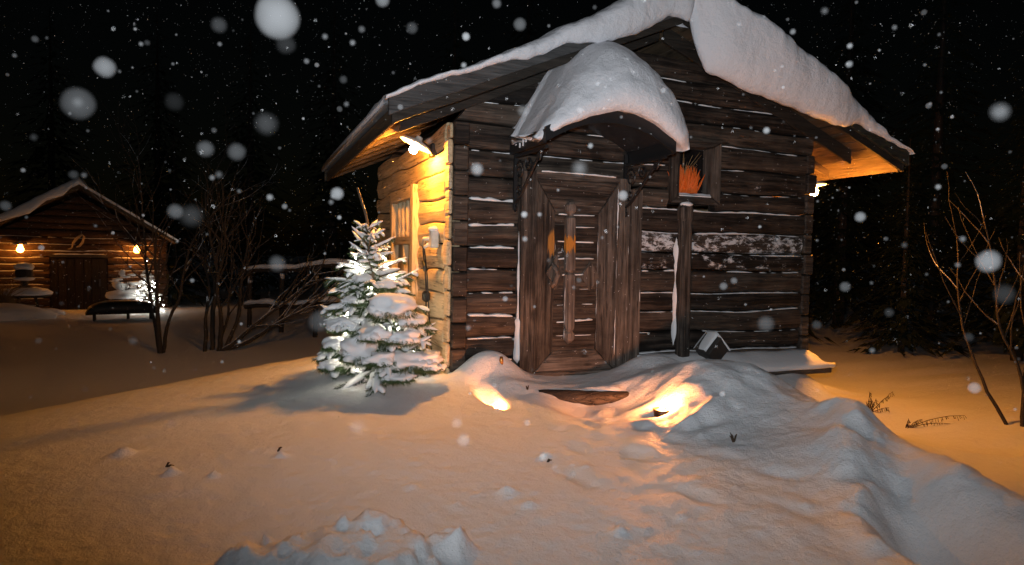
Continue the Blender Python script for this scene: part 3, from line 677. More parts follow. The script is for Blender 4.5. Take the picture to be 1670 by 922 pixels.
# the snow dome on it
P = []; nu, nv = 64, 34
for i in range(nu+1):
    a = -1+2*i/nu; x0 = (cx0+cx1)/2+.055+a*(.655); b = arch(min(max(x0, cx0), cx1))+.016
    aa = a-.10*(1-a*a); e = max(0, 1-(abs(aa)**1.75 if aa < 0 else abs(aa)**2.7)); T = .05+.66*(e**.92 if aa < 0 else e**.58)
    ov = .09+.05*e
    for j in range(nv+1):
        v = j/nv
        if v < .12:   # underside of the lip
            t = v/.12; y = lerp(cyf+.02, cyf-ov*.8, t); z = b+lerp(.0, -.022, t)-.07*(1-e)*t
        elif v < .80:
            t = (v-.12)/.68; ang = t*math.pi/2; y = lerp(cyf-ov, -.10, (1-math.cos(ang))**1.15); z = b-.020-.07*(1-e)+T*(.10*min(1, t*8)+.90*math.sin(ang)**1.05)
            y += -.035*math.sin(min(1, t*5)*math.pi)*.6
        else:
            t = (v-.80)/.20; y = lerp(-.10, -.0, t); z = b-.012+T*(1-.05*t)
        y += .20*abs(a)**4.5*(1-min(1, v/.85))
        x = x0+(.05*(a)*(math.sin(min(1, max(0, v-.1)*2.2)*math.pi)))
        nz = .026*N((x, y, z), 2.6, 4)+.009*N((x, y, z), 9, 8)+.003*N((x, y, z), 26, 8)
        P.append((x+nz*a, y-nz*.9, z+nz*.9))
m = MB().grid(P, nu+1, nv+1); m.f += [tuple(range(nv+1)), tuple(nu*(nv+1)+j for j in range(nv+1))]; m.m += [0, 0]
m.build('canopy_snow', M['roofsnow'], canopy, smooth=True)

# ------------------------------------------------------------------ wall lamps
def wall_lamp(name, label, c, tilt, base, mat, r=.135, group='warm wall lamps of the cabins', shade=True, bs=1.):
    t = thing(name, label, 'lamp', base, group); ax = Vector(tilt).normalized(); c = Vector(c)
    m = MB(); m.tube([Vector(base), Vector(base).lerp(c, .45)+Vector((0, 0, .03)), c+ax*.075], .014, 6); m.build('lamp_arm', M['iron'], t)
    m = MB(); m.box([base[0]-.03, base[1]-.045, base[2]-.06], [base[0]+.03, base[1]+.045, base[2]+.06]); m.build('lamp_base', M['iron'], t, bevel=.01)
    if shade: MB().lathe(c, [(.0, .085), (.028, .082), (.032, .055), (.055, .045), (r*.85, .022), (r, .0), (r*.97, -.003), (r*.8, .014), (.05, .036), (.0, .04)], 28, 0, ax).build('lamp_shade', M['enamel'], t, smooth=True)
    MB().lathe(c, [(a_*bs, .03+(b_-.03)*bs) for a_, b_ in ((.0, .03), (.018, .025), (.022, -.005), (.036, -.04), (.034, -.062), (.018, -.078), (.0, -.08))], 14, 0, ax).build('bulb', mat, t, smooth=True)
    return t
LL = at(678, 237, 5.72)
wall_lamp('wall_lamp', 'glaring warm lamp with white saucer shade by the barred side window', LL, (.42, -.10, .9), (-.045, LL[1]+.10, LL[2]-.02), M['bulb'], .155)
wall_lamp('wall_lamp', 'glowing warm lamp peeping past the far right corner of the log cabin', (4.165, .17, 2.13), (-.1, .1, 1), (W+.05, .22, 2.19), M['bulbr'], bs=1.25)

# ---- power outlet and cable on the side wall
t = thing('power_outlet', 'small white outlet box on the lamplit side wall beside the window', 'outlet', (-.05, .30, 1.42))
MB().box((-.115, .24, 1.36), (-.045, .34, 1.52)).build('outlet_box', M['white'], t, bevel=.012)
MB().blob((-.085, .29, 1.525), .055, (.8, 1.1, .5), .3).build('snow_cap', M['ledgesnow'], t, smooth=True)
m = MB(); m.tube([(-.10, .34, 1.44), (-.14, .40, 1.44), (-.13, .48, 1.39)], [.022, .018, .014], 7); m.tube([(-.10, .34, 1.40), (-.15, .36, 1.36)], [.02, .014], 7); m.build('plug', M['white'], t, smooth=True)
t = thing('extension_cord', 'black cable hanging from the white outlet down the side wall', 'cable', (-.08, .45, .4))
m = MB()
m.tube([(-.13, .48, 1.39), (-.11, .53, 1.30), (-.09, .54, 1.15), (-.09, .50, 1.02), (-.09, .49, .95), (-.085, .51, .75), (-.085, .45, .58), (-.09, .44, .40), (-.10, .42, .27)], .0075, 6)
m.tube([(-.15, .36, 1.36), (-.12, .42, 1.28), (-.09, .46, 1.10), (-.085, .45, .96), (-.08, .40, .70), (-.08, .32, .45), (-.09, .25, .30)], .006, 6)
m.build('cord', M['cable'], t, smooth=True)
MB().box((-.125, .44, .87), (-.06, .53, .97)).build('connector', M['cable'], t, bevel=.02)
m = MB(); m.tube([(-.13, .46, 1.24), (-.12, .40, 1.16)], [.016, .022], 7); m.build('loose_socket', M['cable'], t, smooth=True)

# ---- dark block with snow lying on its edges, leaning by the post
q = (2.56, -.20); zb = .34
t = thing('wooden_block', 'dark square block tipped on one corner with snow on top, right of the post', 'block', (q[0], q[1], zb))
m = MB(); c_ = Vector((q[0], q[1], zb+.10)); rot = Matrix.Rotation(math.radians(42), 3, 'Y') @ Matrix.Rotation(math.radians(18), 3, 'Z')
vs = [c_ + rot @ Vector((x, y, z)) for x in (-.105, .105) for y in (-.09, .09) for z in (-.105, .105)]
m.add(vs, [(0,1,3,2),(4,6,7,5),(0,4,5,1),(2,3,7,6),(0,2,6,4),(1,5,7,3)]); m.build('block_body', M['stone'], t, bevel=.008)
P = []
for i in range(17):
    a = -1+i/8.; x = a*.145; z = .150*(1-abs(a))**.9+.0
    for y, h in ((-.085, .0), (-.105, .018), (-.07, .04), (.06, .045), (.09, .02)):
        P.append((c_.x+x+.03*0, c_.y+y+.04*a*0, c_.z+z+h*(1-.55*abs(a))-.012))
MB().grid(P, 17, 5).build('snow_cap', M['ledgesnow'], t, smooth=True)

# ---- window ornament: an orange tuft with dry straws
t = thing('dried_flower', 'bright orange dried plume with thin straws in the small front window', 'dried plant', (2.33, .0, 1.94))
m = MB(); rr = random.Random(3)
for k in range(330):
    a = rr.gauss(0, .40); L = rr.uniform(.12, .28)*(1-.35*abs(a)); b = Vector((2.33+rr.gauss(0, .055), .0+rr.uniform(-.03, .03), 1.945))
    e = b+Vector((math.sin(a)*L, rr.uniform(-.03, .02), math.cos(a)*L)); m.tube([b, (b+e)/2+Vector((0, 0, .004)), e], [.007, .012, .001], 4)
m.build('plume', M['orange'], t)
for k in range(16):
    a = rr.uniform(-.2, .75); L = rr.uniform(.25, .46); b = Vector((2.32, .01, 1.945)); m = MB()
    m.tube([b, b+Vector((math.sin(a*.3)*L*.5, 0, L*.5)), b+Vector((math.sin(a)*L*.75, -.03, L*.93))], [.0022, .002, .001], 4); m.build('straw', M['straw'], t)

# ---- step, candles, little things in the snow
t = thing('wooden_step', 'dark log step showing through trodden snow between the two candles', 'step', (.95, -.72, .1))
P = []; A, B = Vector((.56, -.59, .185)), Vector((1.34, -.84, .170)); n = 30
for i in range(n+1):
    p = A.lerp(B, i/n); p.z = A.z+(B.z-A.z)*i/n
    for k in range(10):
        a = 2*math.pi*k/10; r = .060*(1+.14*mn.noise(Vector((i*.3, k*.9, 1))))
        P.append((p.x+.27*r*math.cos(a), p.y+r*math.cos(a)*.95, p.z+r*math.sin(a)))
m = MB().grid(P, n+1, 10, 0, True); m.f += [tuple(range(10)), tuple(n*10+j for j in range(10))]; m.m += [0, 0]
m.build('step_log', M['logx'], t, smooth=True, col=(.26, .5, .5, 1))
def candle(x, y, label, cup=True, rz=0):
    z = gz(x, y)+.0; t = thing('candle', label, 'candle', (x, y, z), 'candles burning in the snow')
    if cup:
        MB().lathe((x, y, z-.02), [(.0, 0), (.056, 0), (.066, .055), (.060, .055), (.053, .030), (0, .030)], 18).build('candle_tin', M['tin'], t, smooth=True)
    else:
        MB().lathe((x, y, z-.02), [(.0, 0), (.038, 0), (.040, .03), (.034, .03), (0, .02)], 14).build('candle_tin', M['tin'], t, smooth=True)
    if cup: z += .022
    MB().lathe((x, y, z-.012), [(.0, 0), (.050 if cup else .032, 0), (.050 if cup else .032, .018), (0, .021)], 16).build('wax', M['wax'], t, smooth=True)
    MB().tube([(x, y, z), (x, y, z+.022)], .002, 4).build('wick', M['cable'], t)
    s = 1.5 if cup else 1.
    MB().lathe((x, y, z+.016), [(.0, 0), (.010*s, .008), (.0135*s, .02), (.010*s, .038), (.004*s, .056), (.0, .066)], 10).build('flame', M['flame'], t, smooth=True)
candle(CR[0], CR[1], 'candle in an open tin glowing in the snow hollow below the bank')
candle(CL[0]+.45*CLL*math.cos(CLA), CL[1]+.45*CLL*math.sin(CLA), 'candle sunk in the narrow melted snow slot left of the step', False)
p = onz(837, 622, .25); zb = gz(p[0], -.22)
t = tag(MB().lathe((p[0]-.11, -.24, zb-.02), [(0, 0), (.017, 0), (.017, .085), (.014, .09), (.014, .105), (0, .105)], 12).build('metal_tube', M['brass'], smooth=True), 'short copper coloured tube stuck upright in snow left of the door', 'tube')
def snag(u, v, z, label, L=.12, lean=(1, 0, .5), n=3):
    p = onz(u, v, z); zz = gz(p[0], p[1]); m = MB(); rr = random.Random(u)
    for k in range(n):
        d = Vector((lean[0]+rr.uniform(-.5, .5), lean[1]+rr.uniform(-.4, .4), lean[2]+rr.uniform(-.2, .3))).normalized()
        b = Vector((p[0], p[1], zz-.01)); m.tube([b, b+d*L*.5+Vector((0, 0, .01)), b+d*L*rr.uniform(.7, 1)], [.007, .005, .002], 5)
    return tag(m.build('twig', M['weed']), label, 'twig')
snag(1197, 706, .24, 'dark broken twig sticking out of the smooth right snow bank', .085, (-.3, 0, .8), 5)
snag(892, 746, .14, 'tiny dark twig on the trodden path in front of the step', .04, (.6, 0, .4), 2)
snag(270, 773, .14, 'tiny twig under a snow crumb, middle left foreground', .05, (.6, 0, .5), 2)
snag(452, 747, .14, 'tiny twig poking from a snow crumb below the tree shadow', .05, (.6, 0, .5), 2)
snag(860, 641, .22, 'small dark stick in the snow between tube and left candle', .05, (.1, 0, 1), 2)

# ------------------------------------------------------------------ the young spruce and its lights
TB = np.array([*onz(617, 612, .30)[:2], 0]); TB[2] = gz(TB[0], TB[1])-.04
tree = thing('young_spruce', 'snow-laden young spruce wrapped in white lights at the cabin corner', 'spruce', tuple(TB))
top = Vector(at(583, 306, 5.35)); base = Vector(TB); H_ = top.z-base.z
def tp(h):                                                    # trunk point at height h (0..1); leans and bends at the tip
    return base.lerp(top, h)+Vector((.055*math.sin(h*3.0), 0, 0))+Vector((.012*math.sin(h*17), .01*math.sin(h*13), 0))*(h > .6)
m = MB(); m.tube([tp(i/24) for i in range(25)], [lerp(.034, .006, (i/24)**.6) for i in range(25)], 8); m.build('trunk', M['treebark'], tree, smooth=True)
P = [];
for i in range(30):
    h = lerp(.80, 1.0, i/29); p = tp(h)
    for k in range(8):
        a = 2*math.pi*k/8; r = .010*(1+.6*mn.noise(Vector((h*40, k, 2)))); P.append((p.x+r*math.cos(a)+.004, p.y+r*math.sin(a)-.004, p.z))
MB().grid(P, 30, 8, 0, True).build('leader_snow', M['treebark'], tree, smooth=True)
rt = random.Random(11); BR = []
whorls = [(.075, 7), (.13, 7), (.19, 8), (.25, 8), (.31, 8), (.37, 8), (.43, 7), (.49, 7), (.55, 7), (.60, 6), (.65, 6), (.70, 5), (.745, 5), (.785, 4)]
def needles(m, p, d, L, n, rg):
    for k in range(n):
        t_ = rg.random(); a = rg.uniform(0, 2*math.pi); o = p+d*L*t_
        s = d.orthogonal().normalized(); s = Matrix.Rotation(a, 3, d) @ s; e = o+(s*.8+d*.7).normalized()*rg.uniform(.022, .040)
        w = d.cross(s)*.0024; m.add([o-w, o+w, e], [(0, 1, 2)])
def snow_sausage(pts, rads, flat=.75, seed=0, lift=.4):
    k = len(pts); n = 8; P = []
    for i, p in enumerate(pts):
        d = (pts[min(i+1, k-1)]-pts[max(i-1, 0)]).normalized(); s = d.cross(Vector((0, 0, 1)))
        if s.length < .1: s = Vector((1, 0, 0))
        s.normalize(); u = s.cross(d); r = rads[i]
        for j in range(n):
            a = 2*math.pi*j/n; rr_ = r*(1+.45*mn.noise(Vector((p.x*22+seed, p.y*22+j*.35, p.z*22))))
            P.append(p+s*math.cos(a)*rr_+u*(math.sin(a)*rr_*flat+r*lift))
    return P, k, n
for wi, (h, nb) in enumerate(whorls):
    for b in range(nb):
        az = 2*math.pi*(b+rt.uniform(-.3, .3))/nb+wi*.9
        L = (.62*(1-h/.90)**1.0+.045)*rt.uniform(.66, 1.2)
        if wi > 10: L *= rt.uniform(.8, 1.15)
        o = tp(h+rt.uniform(-.028, .028)); d = Vector((math.cos(az), math.sin(az), 0))
        droop = lerp(.34, -.9, h**1.3) if rt.random() < .85 else -.6
        if o.x+d.x*L > .0 and o.y+d.y*L > -.05: L = min(L, max(.12, (-.08-o.x)/max(d.x, .05)))
        if h > .53: L = L*.86+.015; droop = rt.uniform(-.95, -.25)
        L = min(L, .50)
        def bp(s, o=o, d=d, L=L, droop=droop): return o+d*L*s+Vector((0, 0, -droop*L*(s**1.4)*.8+.10*L*s*(1-s)))
        pts = [bp(i/7) for i in range(8)]
        pts = [Vector((p.x, p.y, max(p.z, gz(p.x, p.y)+.02))) if h < .2 else p for p in pts]
        m = MB(); m.tube(pts, [lerp(.009, .003, i/7) for i in range(8)], 5)
        nm = MB(); sm_ = MB()
        load = rt.uniform(.55, 1.25)*(1 if h < .62 else .75)
        tips = []
        for i in range(1, 7):
            for sgn in (-1, 1):
                if rt.random() < (.15 if h < .53 else .68): continue
                s = i/7; q = bp(s); tl = L*lerp(.34, .44, min(1, h*2))*(1-s*.55)*rt.uniform(.7, 1.1); ta = sgn*rt.uniform(.55, .95)
                td = (Matrix.Rotation(ta, 3, 'Z') @ d); e = q+td*tl+Vector((0, 0, -tl*lerp(.55, -.15, h)+rt.uniform(-.03, .02)))
                mid = (q+e)/2+Vector((0, 0, .01)); m.tube([q, mid, e], [.005, .004, .002], 4)
                needles(nm, q, (e-q).normalized(), (e-q).length, int(25+185*tl/.2*(h < .56)), rt)
                if rt.random() < (lerp(.42, .66, min(1, h*1.8)) if h < .53 else .95):
                    r0 = lerp(.021, .010, h)*load*rt.uniform(.7, 1.25)
                    pp = [q.lerp(e, t_)+Vector((0, 0, .006)) for t_ in (.0, .25, .5, .75, .97, 1.06)]
                    P, k, n = snow_sausage(pp, [r0*.6, r0*1.1, r0*1.15, r0*1.05, r0*.8, r0*.15], .8, rt.random()*9); sm_.grid(P, k, n, 0, True)
        needles(nm, pts[0], (pts[-1]-pts[0]).normalized(), L*.98, int(40+300*(h < .56)), rt)
        r0 = lerp(.036, .013, min(1, h/.8))*load*(1 if rt.random() < .8 else .35)
        pp = [bp(t_)+Vector((0, 0, .010)) for t_ in np.linspace(.12, 1.04, 12)]
        P, k, n = snow_sausage(pp, [max(r0, .0125*(h > .53))*f for f in (.3, .8, 1.1, 1.3, 1.35, 1.3, 1.25, 1.15, 1.05, .9, .65, .12)], .72, rt.random()*9); sm_.grid(P, k, n, 0, True)
        bo = m.build('branch', M['treebark'], tree, smooth=True, recalc=False)
        nm.build('needles', M['needle'], bo, recalc=False); sm_.build('branch_snow', M['treesnow'], bo, smooth=True, recalc=False)
        BR.append((h, [bp(t_) for t_ in np.linspace(.25, .95, 5)]))
# big pillows of snow on the lower boughs
def pillow(c, r, sc, seed):
    m = MB(); m.blob(c, r, sc, .75, 2.2, 3, 0, seed); rq = random.Random(seed*7)
    for k in range(9):                                        # smaller loads merging into the big one
        a = rq.uniform(0, 6.28); f = rq.uniform(.5, 1.05); m.blob((c[0]+r*sc[0]*f*math.cos(a), c[1]+r*sc[1]*f*math.sin(a), c[2]-r*sc[2]*rq.uniform(.1, .7)), r*rq.uniform(.22, .42), (1.3, 1.1, .8), .7, 2.5, 2, 0, seed*9+k)
    po = m.build('snow_pillow', M['treesnow'], tree, smooth=True); nm = MB()
    for k in range(int(900*r/.1)):                            # needles hanging out below the load
        a = rq.uniform(0, 6.28); f = rq.uniform(.3, 1.15); o = Vector((c[0]+r*sc[0]*f*math.cos(a), c[1]+r*sc[1]*f*math.sin(a), c[2]-r*sc[2]*rq.uniform(.3, .95))); d = Vector((math.cos(a)*.5, math.sin(a)*.5, -1)).normalized()
        d = (d+Vector((rq.gauss(0, .5), rq.gauss(0, .5), rq.gauss(0, .4)))).normalized(); w = d.orthogonal().normalized()*.0026; nm.add([o-w, o+w, o+d*rq.uniform(.025, .055)], [(0, 1, 2)])
    nm.build('needles', M['needle'], po, recalc=False)
for u, v, d_, r, sc, sd_ in [(585, 572, 5.0, .115, (1.05, .9, .9), 1), (640, 500, 5.0, .115, (1.4, 1, .72), 2), (665, 590, 5.1, .115, (1.6, 1, .6), 3), (690, 585, 5.2, .10, (1.5, 1, .6), 4), (560, 530, 5.15, .08, (1.4, 1, .6), 5),
        (620, 585, 4.95, .08, (1.4, 1, .6), 6), (672, 520, 5.15, .085, (1.5, 1, .6), 7), (575, 490, 5.2, .06, (1.3, 1, .6), 8), (610, 420, 5.3, .05, (1.2, 1, .8), 9), (545, 560, 5.2, .07, (1.2, 1, .7), 10), (700, 598, 5.15, .07, (1.5, 1, .5), 11), (610, 545, 4.95, .085, (1.3, 1, .6), 12), (655, 550, 5.0, .08, (1.4, 1, .6), 13), (540, 595, 5.1, .06, (1.4, 1, .6), 14), (590, 455, 5.2, .055, (1.3, 1, .7), 15), (628, 465, 5.15, .06, (1.3, 1, .7), 16), (650, 615, 5.0, .07, (1.6, 1, .5), 17)]:
    pillow(at(u, v, d_), r, sc, sd_)
lt_ = thing('string_lights', 'string of small white lights threaded through the snowy young spruce', 'string lights', tuple(TB))
pts = []
nb_ = 62
for k in range(nb_):
    h = .17+.52*(k/nb_)**1.05; a = k*2.05; r = (.45*(1-h/.90)+.03)*rt.uniform(.72, 1.0); o = tp(h)
    p = o+Vector((r*math.cos(a), r*math.sin(a), -.05*rt.random()-(.14*(1-h))*r/.4)); p.x = min(p.x, -.09); p.z = max(p.z, gz(p.x, p.y)+.05); pts.append(p)
m = MB()
for p, q in zip(pts[:-1], pts[1:]): m.tube([p, (p+q)/2+Vector((0, 0, -.03)), q], .0022, 4)
m.build('wire', M['cable'], lt_, recalc=False)
bulb_me = None
for p in pts:
    if bulb_me is None:
        o = MB().blob((0, 0, 0), .0058, (1, 1, 1.4), 0, 1, 1).build('bulb', M['led'], lt_, smooth=True); bulb_me = o.data
    else: o = link('bulb', bulb_me, lt_)
    o.location = Vector(o.location)+p

# ------------------------------------------------------------------ shrubs, weeds
def grow(m, p, d, L, r, depth, rg, spread=.55, up=.12, kink=.22, n=6, snow=None):
    pts = [p.copy()]; q = p.copy(); dd = d.normalized(); seg = max(3, int(L/.14))
    for i in range(seg):
        dd = (dd+Vector((rg.gauss(0, kink), rg.gauss(0, kink), rg.gauss(0, kink)+up))*.45).normalized(); q = q+dd*L/seg; pts.append(q.copy())
        if depth > 0 and i > seg*.25 and rg.random() < .75:
            side = dd.orthogonal().normalized(); side = Matrix.Rotation(rg.uniform(0, 6.28), 3, dd) @ side
            grow(m, q, (dd+side*rg.uniform(spread*.7, spread*1.6)).normalized(), L*rg.uniform(.32, .6)*(1-.3*i/seg), r*lerp(1, .4, i/seg)*.6, depth-1, rg, spread, up, kink, max(4, n-1))
    m.tube(pts, [max(.0025, lerp(r, r*.3, i/seg)) for i in range(seg+1)], n, cap=False)
def shrub(name, label, cat, base, stems, rg, group=None):
    t = thing(name, label, cat, tuple(base), group); b = Vector(base)
    for d, L, r, dp, o in stems:
        m = MB(); grow(m, b+Vector((o[0], o[1], -.05)), Vector(d), L, r, dp, rg); m.build('stem', M['bark'], t, smooth=True, recalc=False)
    return t
Rv = Vector(_R); Uv = Vector((0, 0, 1)); Fv = Vector(_F)
def dirv(a, b=0): return Rv*a+Uv*1+Fv*b
b = onz(345, 570, -.35); b[2] = gz(b[0], b[1]); rg = random.Random(5)
shrub('bare_shrub', 'big leafless many-stemmed shrub on the dark snow between the two cabins', 'shrub', b,
      [(dirv(.55,-.2), 2.4, .042, 2, (.1,0)), (dirv(.15,.1), 2.7, .045, 3, (0,.1)), (dirv(.95,0), 2.1, .036, 2, (.15,0)), (dirv(1.5,-.1), 2.2, .042, 2, (.1,0)), (dirv(-.12,.2), 2.2, .034, 2, (-.1,0)),
       (dirv(.7,.3), 2.0, .03, 2, (.15,.1)), (dirv(2.2,-.1), 2.4, .042, 2, (.1,.05)), (dirv(.35,-.3), 1.7, .028, 2, (.1,0))], rg)
b = onz(270, 545, -.35); b = np.array([*at(262, 545, 10.3)[:2], 0]); b[2] = gz(b[0], b[1]); rg = random.Random(16)
shrub('bare_shrub', 'slender leafless sapling with forked trunk beside the lit far cabin', 'shrub', b,
      [(dirv(-.05,0), 2.0, .045, 2, (0,0)), (dirv(.32,.1), 2.9, .030, 2, (.02,.05)), (dirv(-.42,.2), 3.0, .030, 2, (-.02,.1))], rg)
b = onz(1668, 695, -.35); b[2] = gz(b[0], b[1]); rg = random.Random(23)
shrub('bare_shrub', 'tall leafless shrub with thin arching stems at the right snowfield edge', 'shrub', b,
      [(dirv(-.26,.1), 2.3, .024, 1, (0,0)), (dirv(-.44,.3), 2.1, .020, 1, (-.05,.1)), (dirv(-.05,-.1), 2.3, .020, 1, (.05,0))], rg)
def weed(u, v, z, stems, label, curl=0):
    p = onz(u, v, z); b = Vector((p[0], p[1], gz(p[0], p[1])-.02)); t = thing('dry_weed', label, 'weed', tuple(b)); rg = random.Random(u)
    for a, L, drop in stems:
        m = MB(); pts = []
        for i in range(9):
            s = i/8; pts.append(b+Rv*(a*L*s)+Uv*(L*(s*(1.15-abs(a)*.45)-drop*s*s*.6))+Fv*rg.uniform(-.01, .01))
        m.tube(pts, [lerp(.0045, .002, i/8) for i in range(9)], 4)
        for i in range(3, 9):
            for k in range(4):
                q = pts[i]+(pts[i]-pts[i-1])*rg.uniform(-.9, 0); m.tube([q, q+Rv*rg.uniform(-.01, .03)+Uv*rg.uniform(-.055, -.02)], [.0015, .0035], 3)
        m.build('stalk', M['weed'], t, recalc=False)
weed(1418, 662, -.30, [(-.05, .22, 0), (.10, .16, 0), (.75, .34, .1), (.4, .18, 0), (-.3, .14, 0), (1.1, .2, .5)], 'clump of short upright dry weeds behind the right snow bank')
weed(1477, 676, -.30, [(1.15, .55, .55), (1.3, .58, .95), (.8, .22, .4), (1.5, .3, .9), (.3, .12, 0)], 'dry weed with two long bent seed stalks behind the right snow bank')

# ---- snow-topped rail fence between the shrub and the cabin
A = Vector(at(400, 444, 13.5)); B = Vector(at(575, 432, 12.2))
t = thing('rail_fence', 'old rail fence with snow along its rails behind the young spruce', 'fence', (A.x, A.y, gz(A.x, A.y)))
for dz in (0, -.72):
    m = MB(); m.tube([A.lerp(B, i/8)+Vector((0, 0, dz+.03*math.sin(i*1.3))) for i in range(9)], [.05, .055, .05, .06, .05, .055, .05, .06, .05], 7); r_ = m.build('rail', M['bark'], t, smooth=True)
    P, k, n = snow_sausage([A.lerp(B, i/16)+Vector((0, 0, dz+.03*math.sin(i*.65)+.05)) for i in range(17)], [.07*(.7+.5*random.random()) for i in range(17)], .6, dz*5); MB().grid(P, k, n, 0, True).build('rail_snow', M['ledgesnow'], r_, smooth=True)
for s in (.04, .36, .68, .97):
    p = A.lerp(B, s); m = MB(); z = gz(p.x, p.y); m.tube([(p.x, p.y+.07, z-.1), (p.x+.02, p.y+.07, p.z+.08)], [.05, .045], 7); m.build('fence_post', M['bark'], t, smooth=True)

# ------------------------------------------------------------------ the far cabin
fo_ = at(130, 507, 16.6); fz = -.35
far = thing('log_cabin', 'small far log cabin under two glowing lamps across the snowy yard', 'cabin', (fo_[0], fo_[1], fz))
FX = Vector((math.cos(.22), math.sin(.22), 0)); FY = Vector((-FX.y, FX.x, 0)); FO = Vector((fo_[0], fo_[1], fz))
def fw(x, y, z): return FO+FX*x+FY*y+Vector((0, 0, z))
def fbox(m, a, b, mi=0):
    (x0, y0, z0), (x1, y1, z1) = a, b
    return m.add([fw(*p) for p in ((x0,y0,z0),(x1,y0,z0),(x1,y1,z0),(x0,y1,z0),(x0,y0,z1),(x1,y0,z1),(x1,y1,z1),(x0,y1,z1))], [(0,3,2,1),(4,5,6,7),(0,1,5,4),(1,2,6,5),(2,3,7,6),(3,0,4,7)], mi)
WF = 1.96; EZ = 1.88; RZ = 3.08
ffront = lambda s, d, z: tuple(fw(s, -d, z)); fl = lambda s, d, z: tuple(fw(-WF-d, s, z)); frr = lambda s, d, z: tuple(fw(WF+d, s, z)); fbk = lambda s, d, z: tuple(fw(s, 4+d, z))
M['farlog'] = wood_mat('far_log_wood', 0, (.042, .021, .011), (.12, .066, .036), snow=True)
z = 0
while z < 2.95:
    z1 = z+.17; hw0 = WF if z1 < 1.9 else max(0, WF-(z-1.80)*1.78); hw1 = WF if z1 < 1.9 else max(.02, WF-(z1-1.80)*1.78)
    if hw0 < .15: break
    sp = [(-hw0, hw0)] if z1 > 1.42 else [(-WF, -.62), (.62, WF)]
    for s0, s1 in sp:
        o = log(ffront, s0, s1, z, z1, random.uniform(.02, .06), M['farlog'], far, .2, e0=(0, hw0-hw1 if s0 < 0 and z1 > 1.9 else 0), e1=(0, hw1-hw0 if s1 > 0 and z1 > 1.9 else 0), seg=.3)
        if z1 < 2: snow_line(ffront, s0+.05, s1-.05, z1, .05, o, h=.02, cover=.0, seg=.1)
    if z1 < 1.9:
        for f in (fl, frr): log(f, 0, 4, z, z1, .03, M['farlog'], far, .1, seg=.4)
        log(fbk, -WF, WF, z, z1, .03, M['farlog'], far, .1, seg=.4)
    z = z1
m = MB(); fbox(m, (-.62, -.0, 0), (.62, .05, 1.36)); M['fardoor'] = wood_mat('far_door_wood', 2, (.010, .006, .004), (.03, .018, .012), snow=False); fdoor = m.build('door', M['fardoor'], far)
for k in range(7): m = MB(); fbox(m, (-.61+k*.175, -.03-.006*(k % 2), .02), (-.61+k*.175+.165, .0, 1.34)); m.build('door_board', M['fardoor'], fdoor, bevel=.006)
m = MB(); fbox(m, (.42, -.06, .62), (.46, -.03, .80)); m.build('door_handle', M['iron'], fdoor)
m = MB(); fbox(m, (-.62, -.07, 1.36), (.62, .03, 1.43)); fdo = m.build('door_header', M['stone'], far)
snow_line(ffront, -.6, .6, 1.43, .085, fdo, h=.02, cover=.4, seg=.1)
for s in (-1, 1):
    m = MB(); q0, q1 = (0, RZ), (s*(WF+.17), EZ-.10)
    vs = [fw(x, y, z+h) for y in (-.75, 4.5) for x, z in (q0, q1) for h in (-.02, .08)]
    m.add(vs, [(0,1,3,2),(4,6,7,5),(0,4,5,1),(2,3,7,6),(0,2,6,4),(1,5,7,3)]); m.build('roof', M['oldx'], far)
    P = []; n = 40
    for i in range(n+1):
        q = i/n; x = q*(WF+.20)*s; zz = lerp(RZ, EZ-.14, q)+.07
        T = (interp(q, [0, .1, .4, .6, .9, 1], [.20, .20, .18, .15, .16, .10]) if s < 0 else interp(q, [0, .1, .3, .6, .9, 1], [.20, .06, .045, .06, .07, .04]))
        dr = (interp(q, [0, .15, .3, .45, .6, .75, 1], [-.1, .10, .04, .16, .08, .02, .0]) if s < 0 else interp(q, [0, .1, 1], [-.05, -.06, -.05]))
        T *= 1+.12*mn.noise(Vector((q*14, s, 2)))
        for y, h in ((4.55, 0), (4.6, T*.6), (4.3, T), (1.5, T*1.05), (-.5, T), (-.78, T*.9), (-.90, T*.6), (-.92, T*.2-dr*.5), (-.86, -dr), (-.76, -dr*.8), (-.755, .0)): P.append(fw(x, y, zz+h))
    m = MB().grid(P, n+1, 11, 0, True); m.build('roof_snow', M['farsnow'], far, smooth=True)
for px_, nm in ((33, 'left'), (223, 'right')):
    r_ = ray(px_, 399 if nm == 'left' else 401); d0 = (FO+FY*(-.30)-Vector(CAM)).dot(FY)/Vector(r_).dot(FY); c = Vector(CAM)+Vector(r_)*d0
    bse = c+FY*.27+Vector((0, 0, .04))
    wall_lamp('wall_lamp', 'small glowing lamp on the %s half of the far cabin front' % nm, c, (0, 0, 1), tuple(bse), M['farbulb'], .20, bs=2.0)
# pale antler ornament above the far door
def onfar(u, v, off): r_ = Vector(ray(u, v)); return Vector(CAM)+r_*((FO+FY*(-off)-Vector(CAM)).dot(FY)/r_.dot(FY))
c = onfar(127, 394, .06); t = thing('antler', 'pale curved antler hung above the far cabin door', 'antler', tuple(c))
m = MB(); m.tube([c+FX*a+Vector((0, 0, b)) for a, b in ((-.13, -.17), (-.10, -.05), (-.02, .08), (.09, .18), (.13, .12), (.10, -.02), (.03, -.12), (-.03, -.14))], [.012, .03, .034, .03, .026, .03, .026, .012], 7); m.build('beam', M['antler'], t, smooth=True)
m = MB(); m.tube([c+FX*(-.13)+Vector((0, 0, -.17)), c+FX*(-.21)+Vector((0, 0, -.20))], [.02, .008], 6); m.build('tine', M['antler'], t, smooth=True)
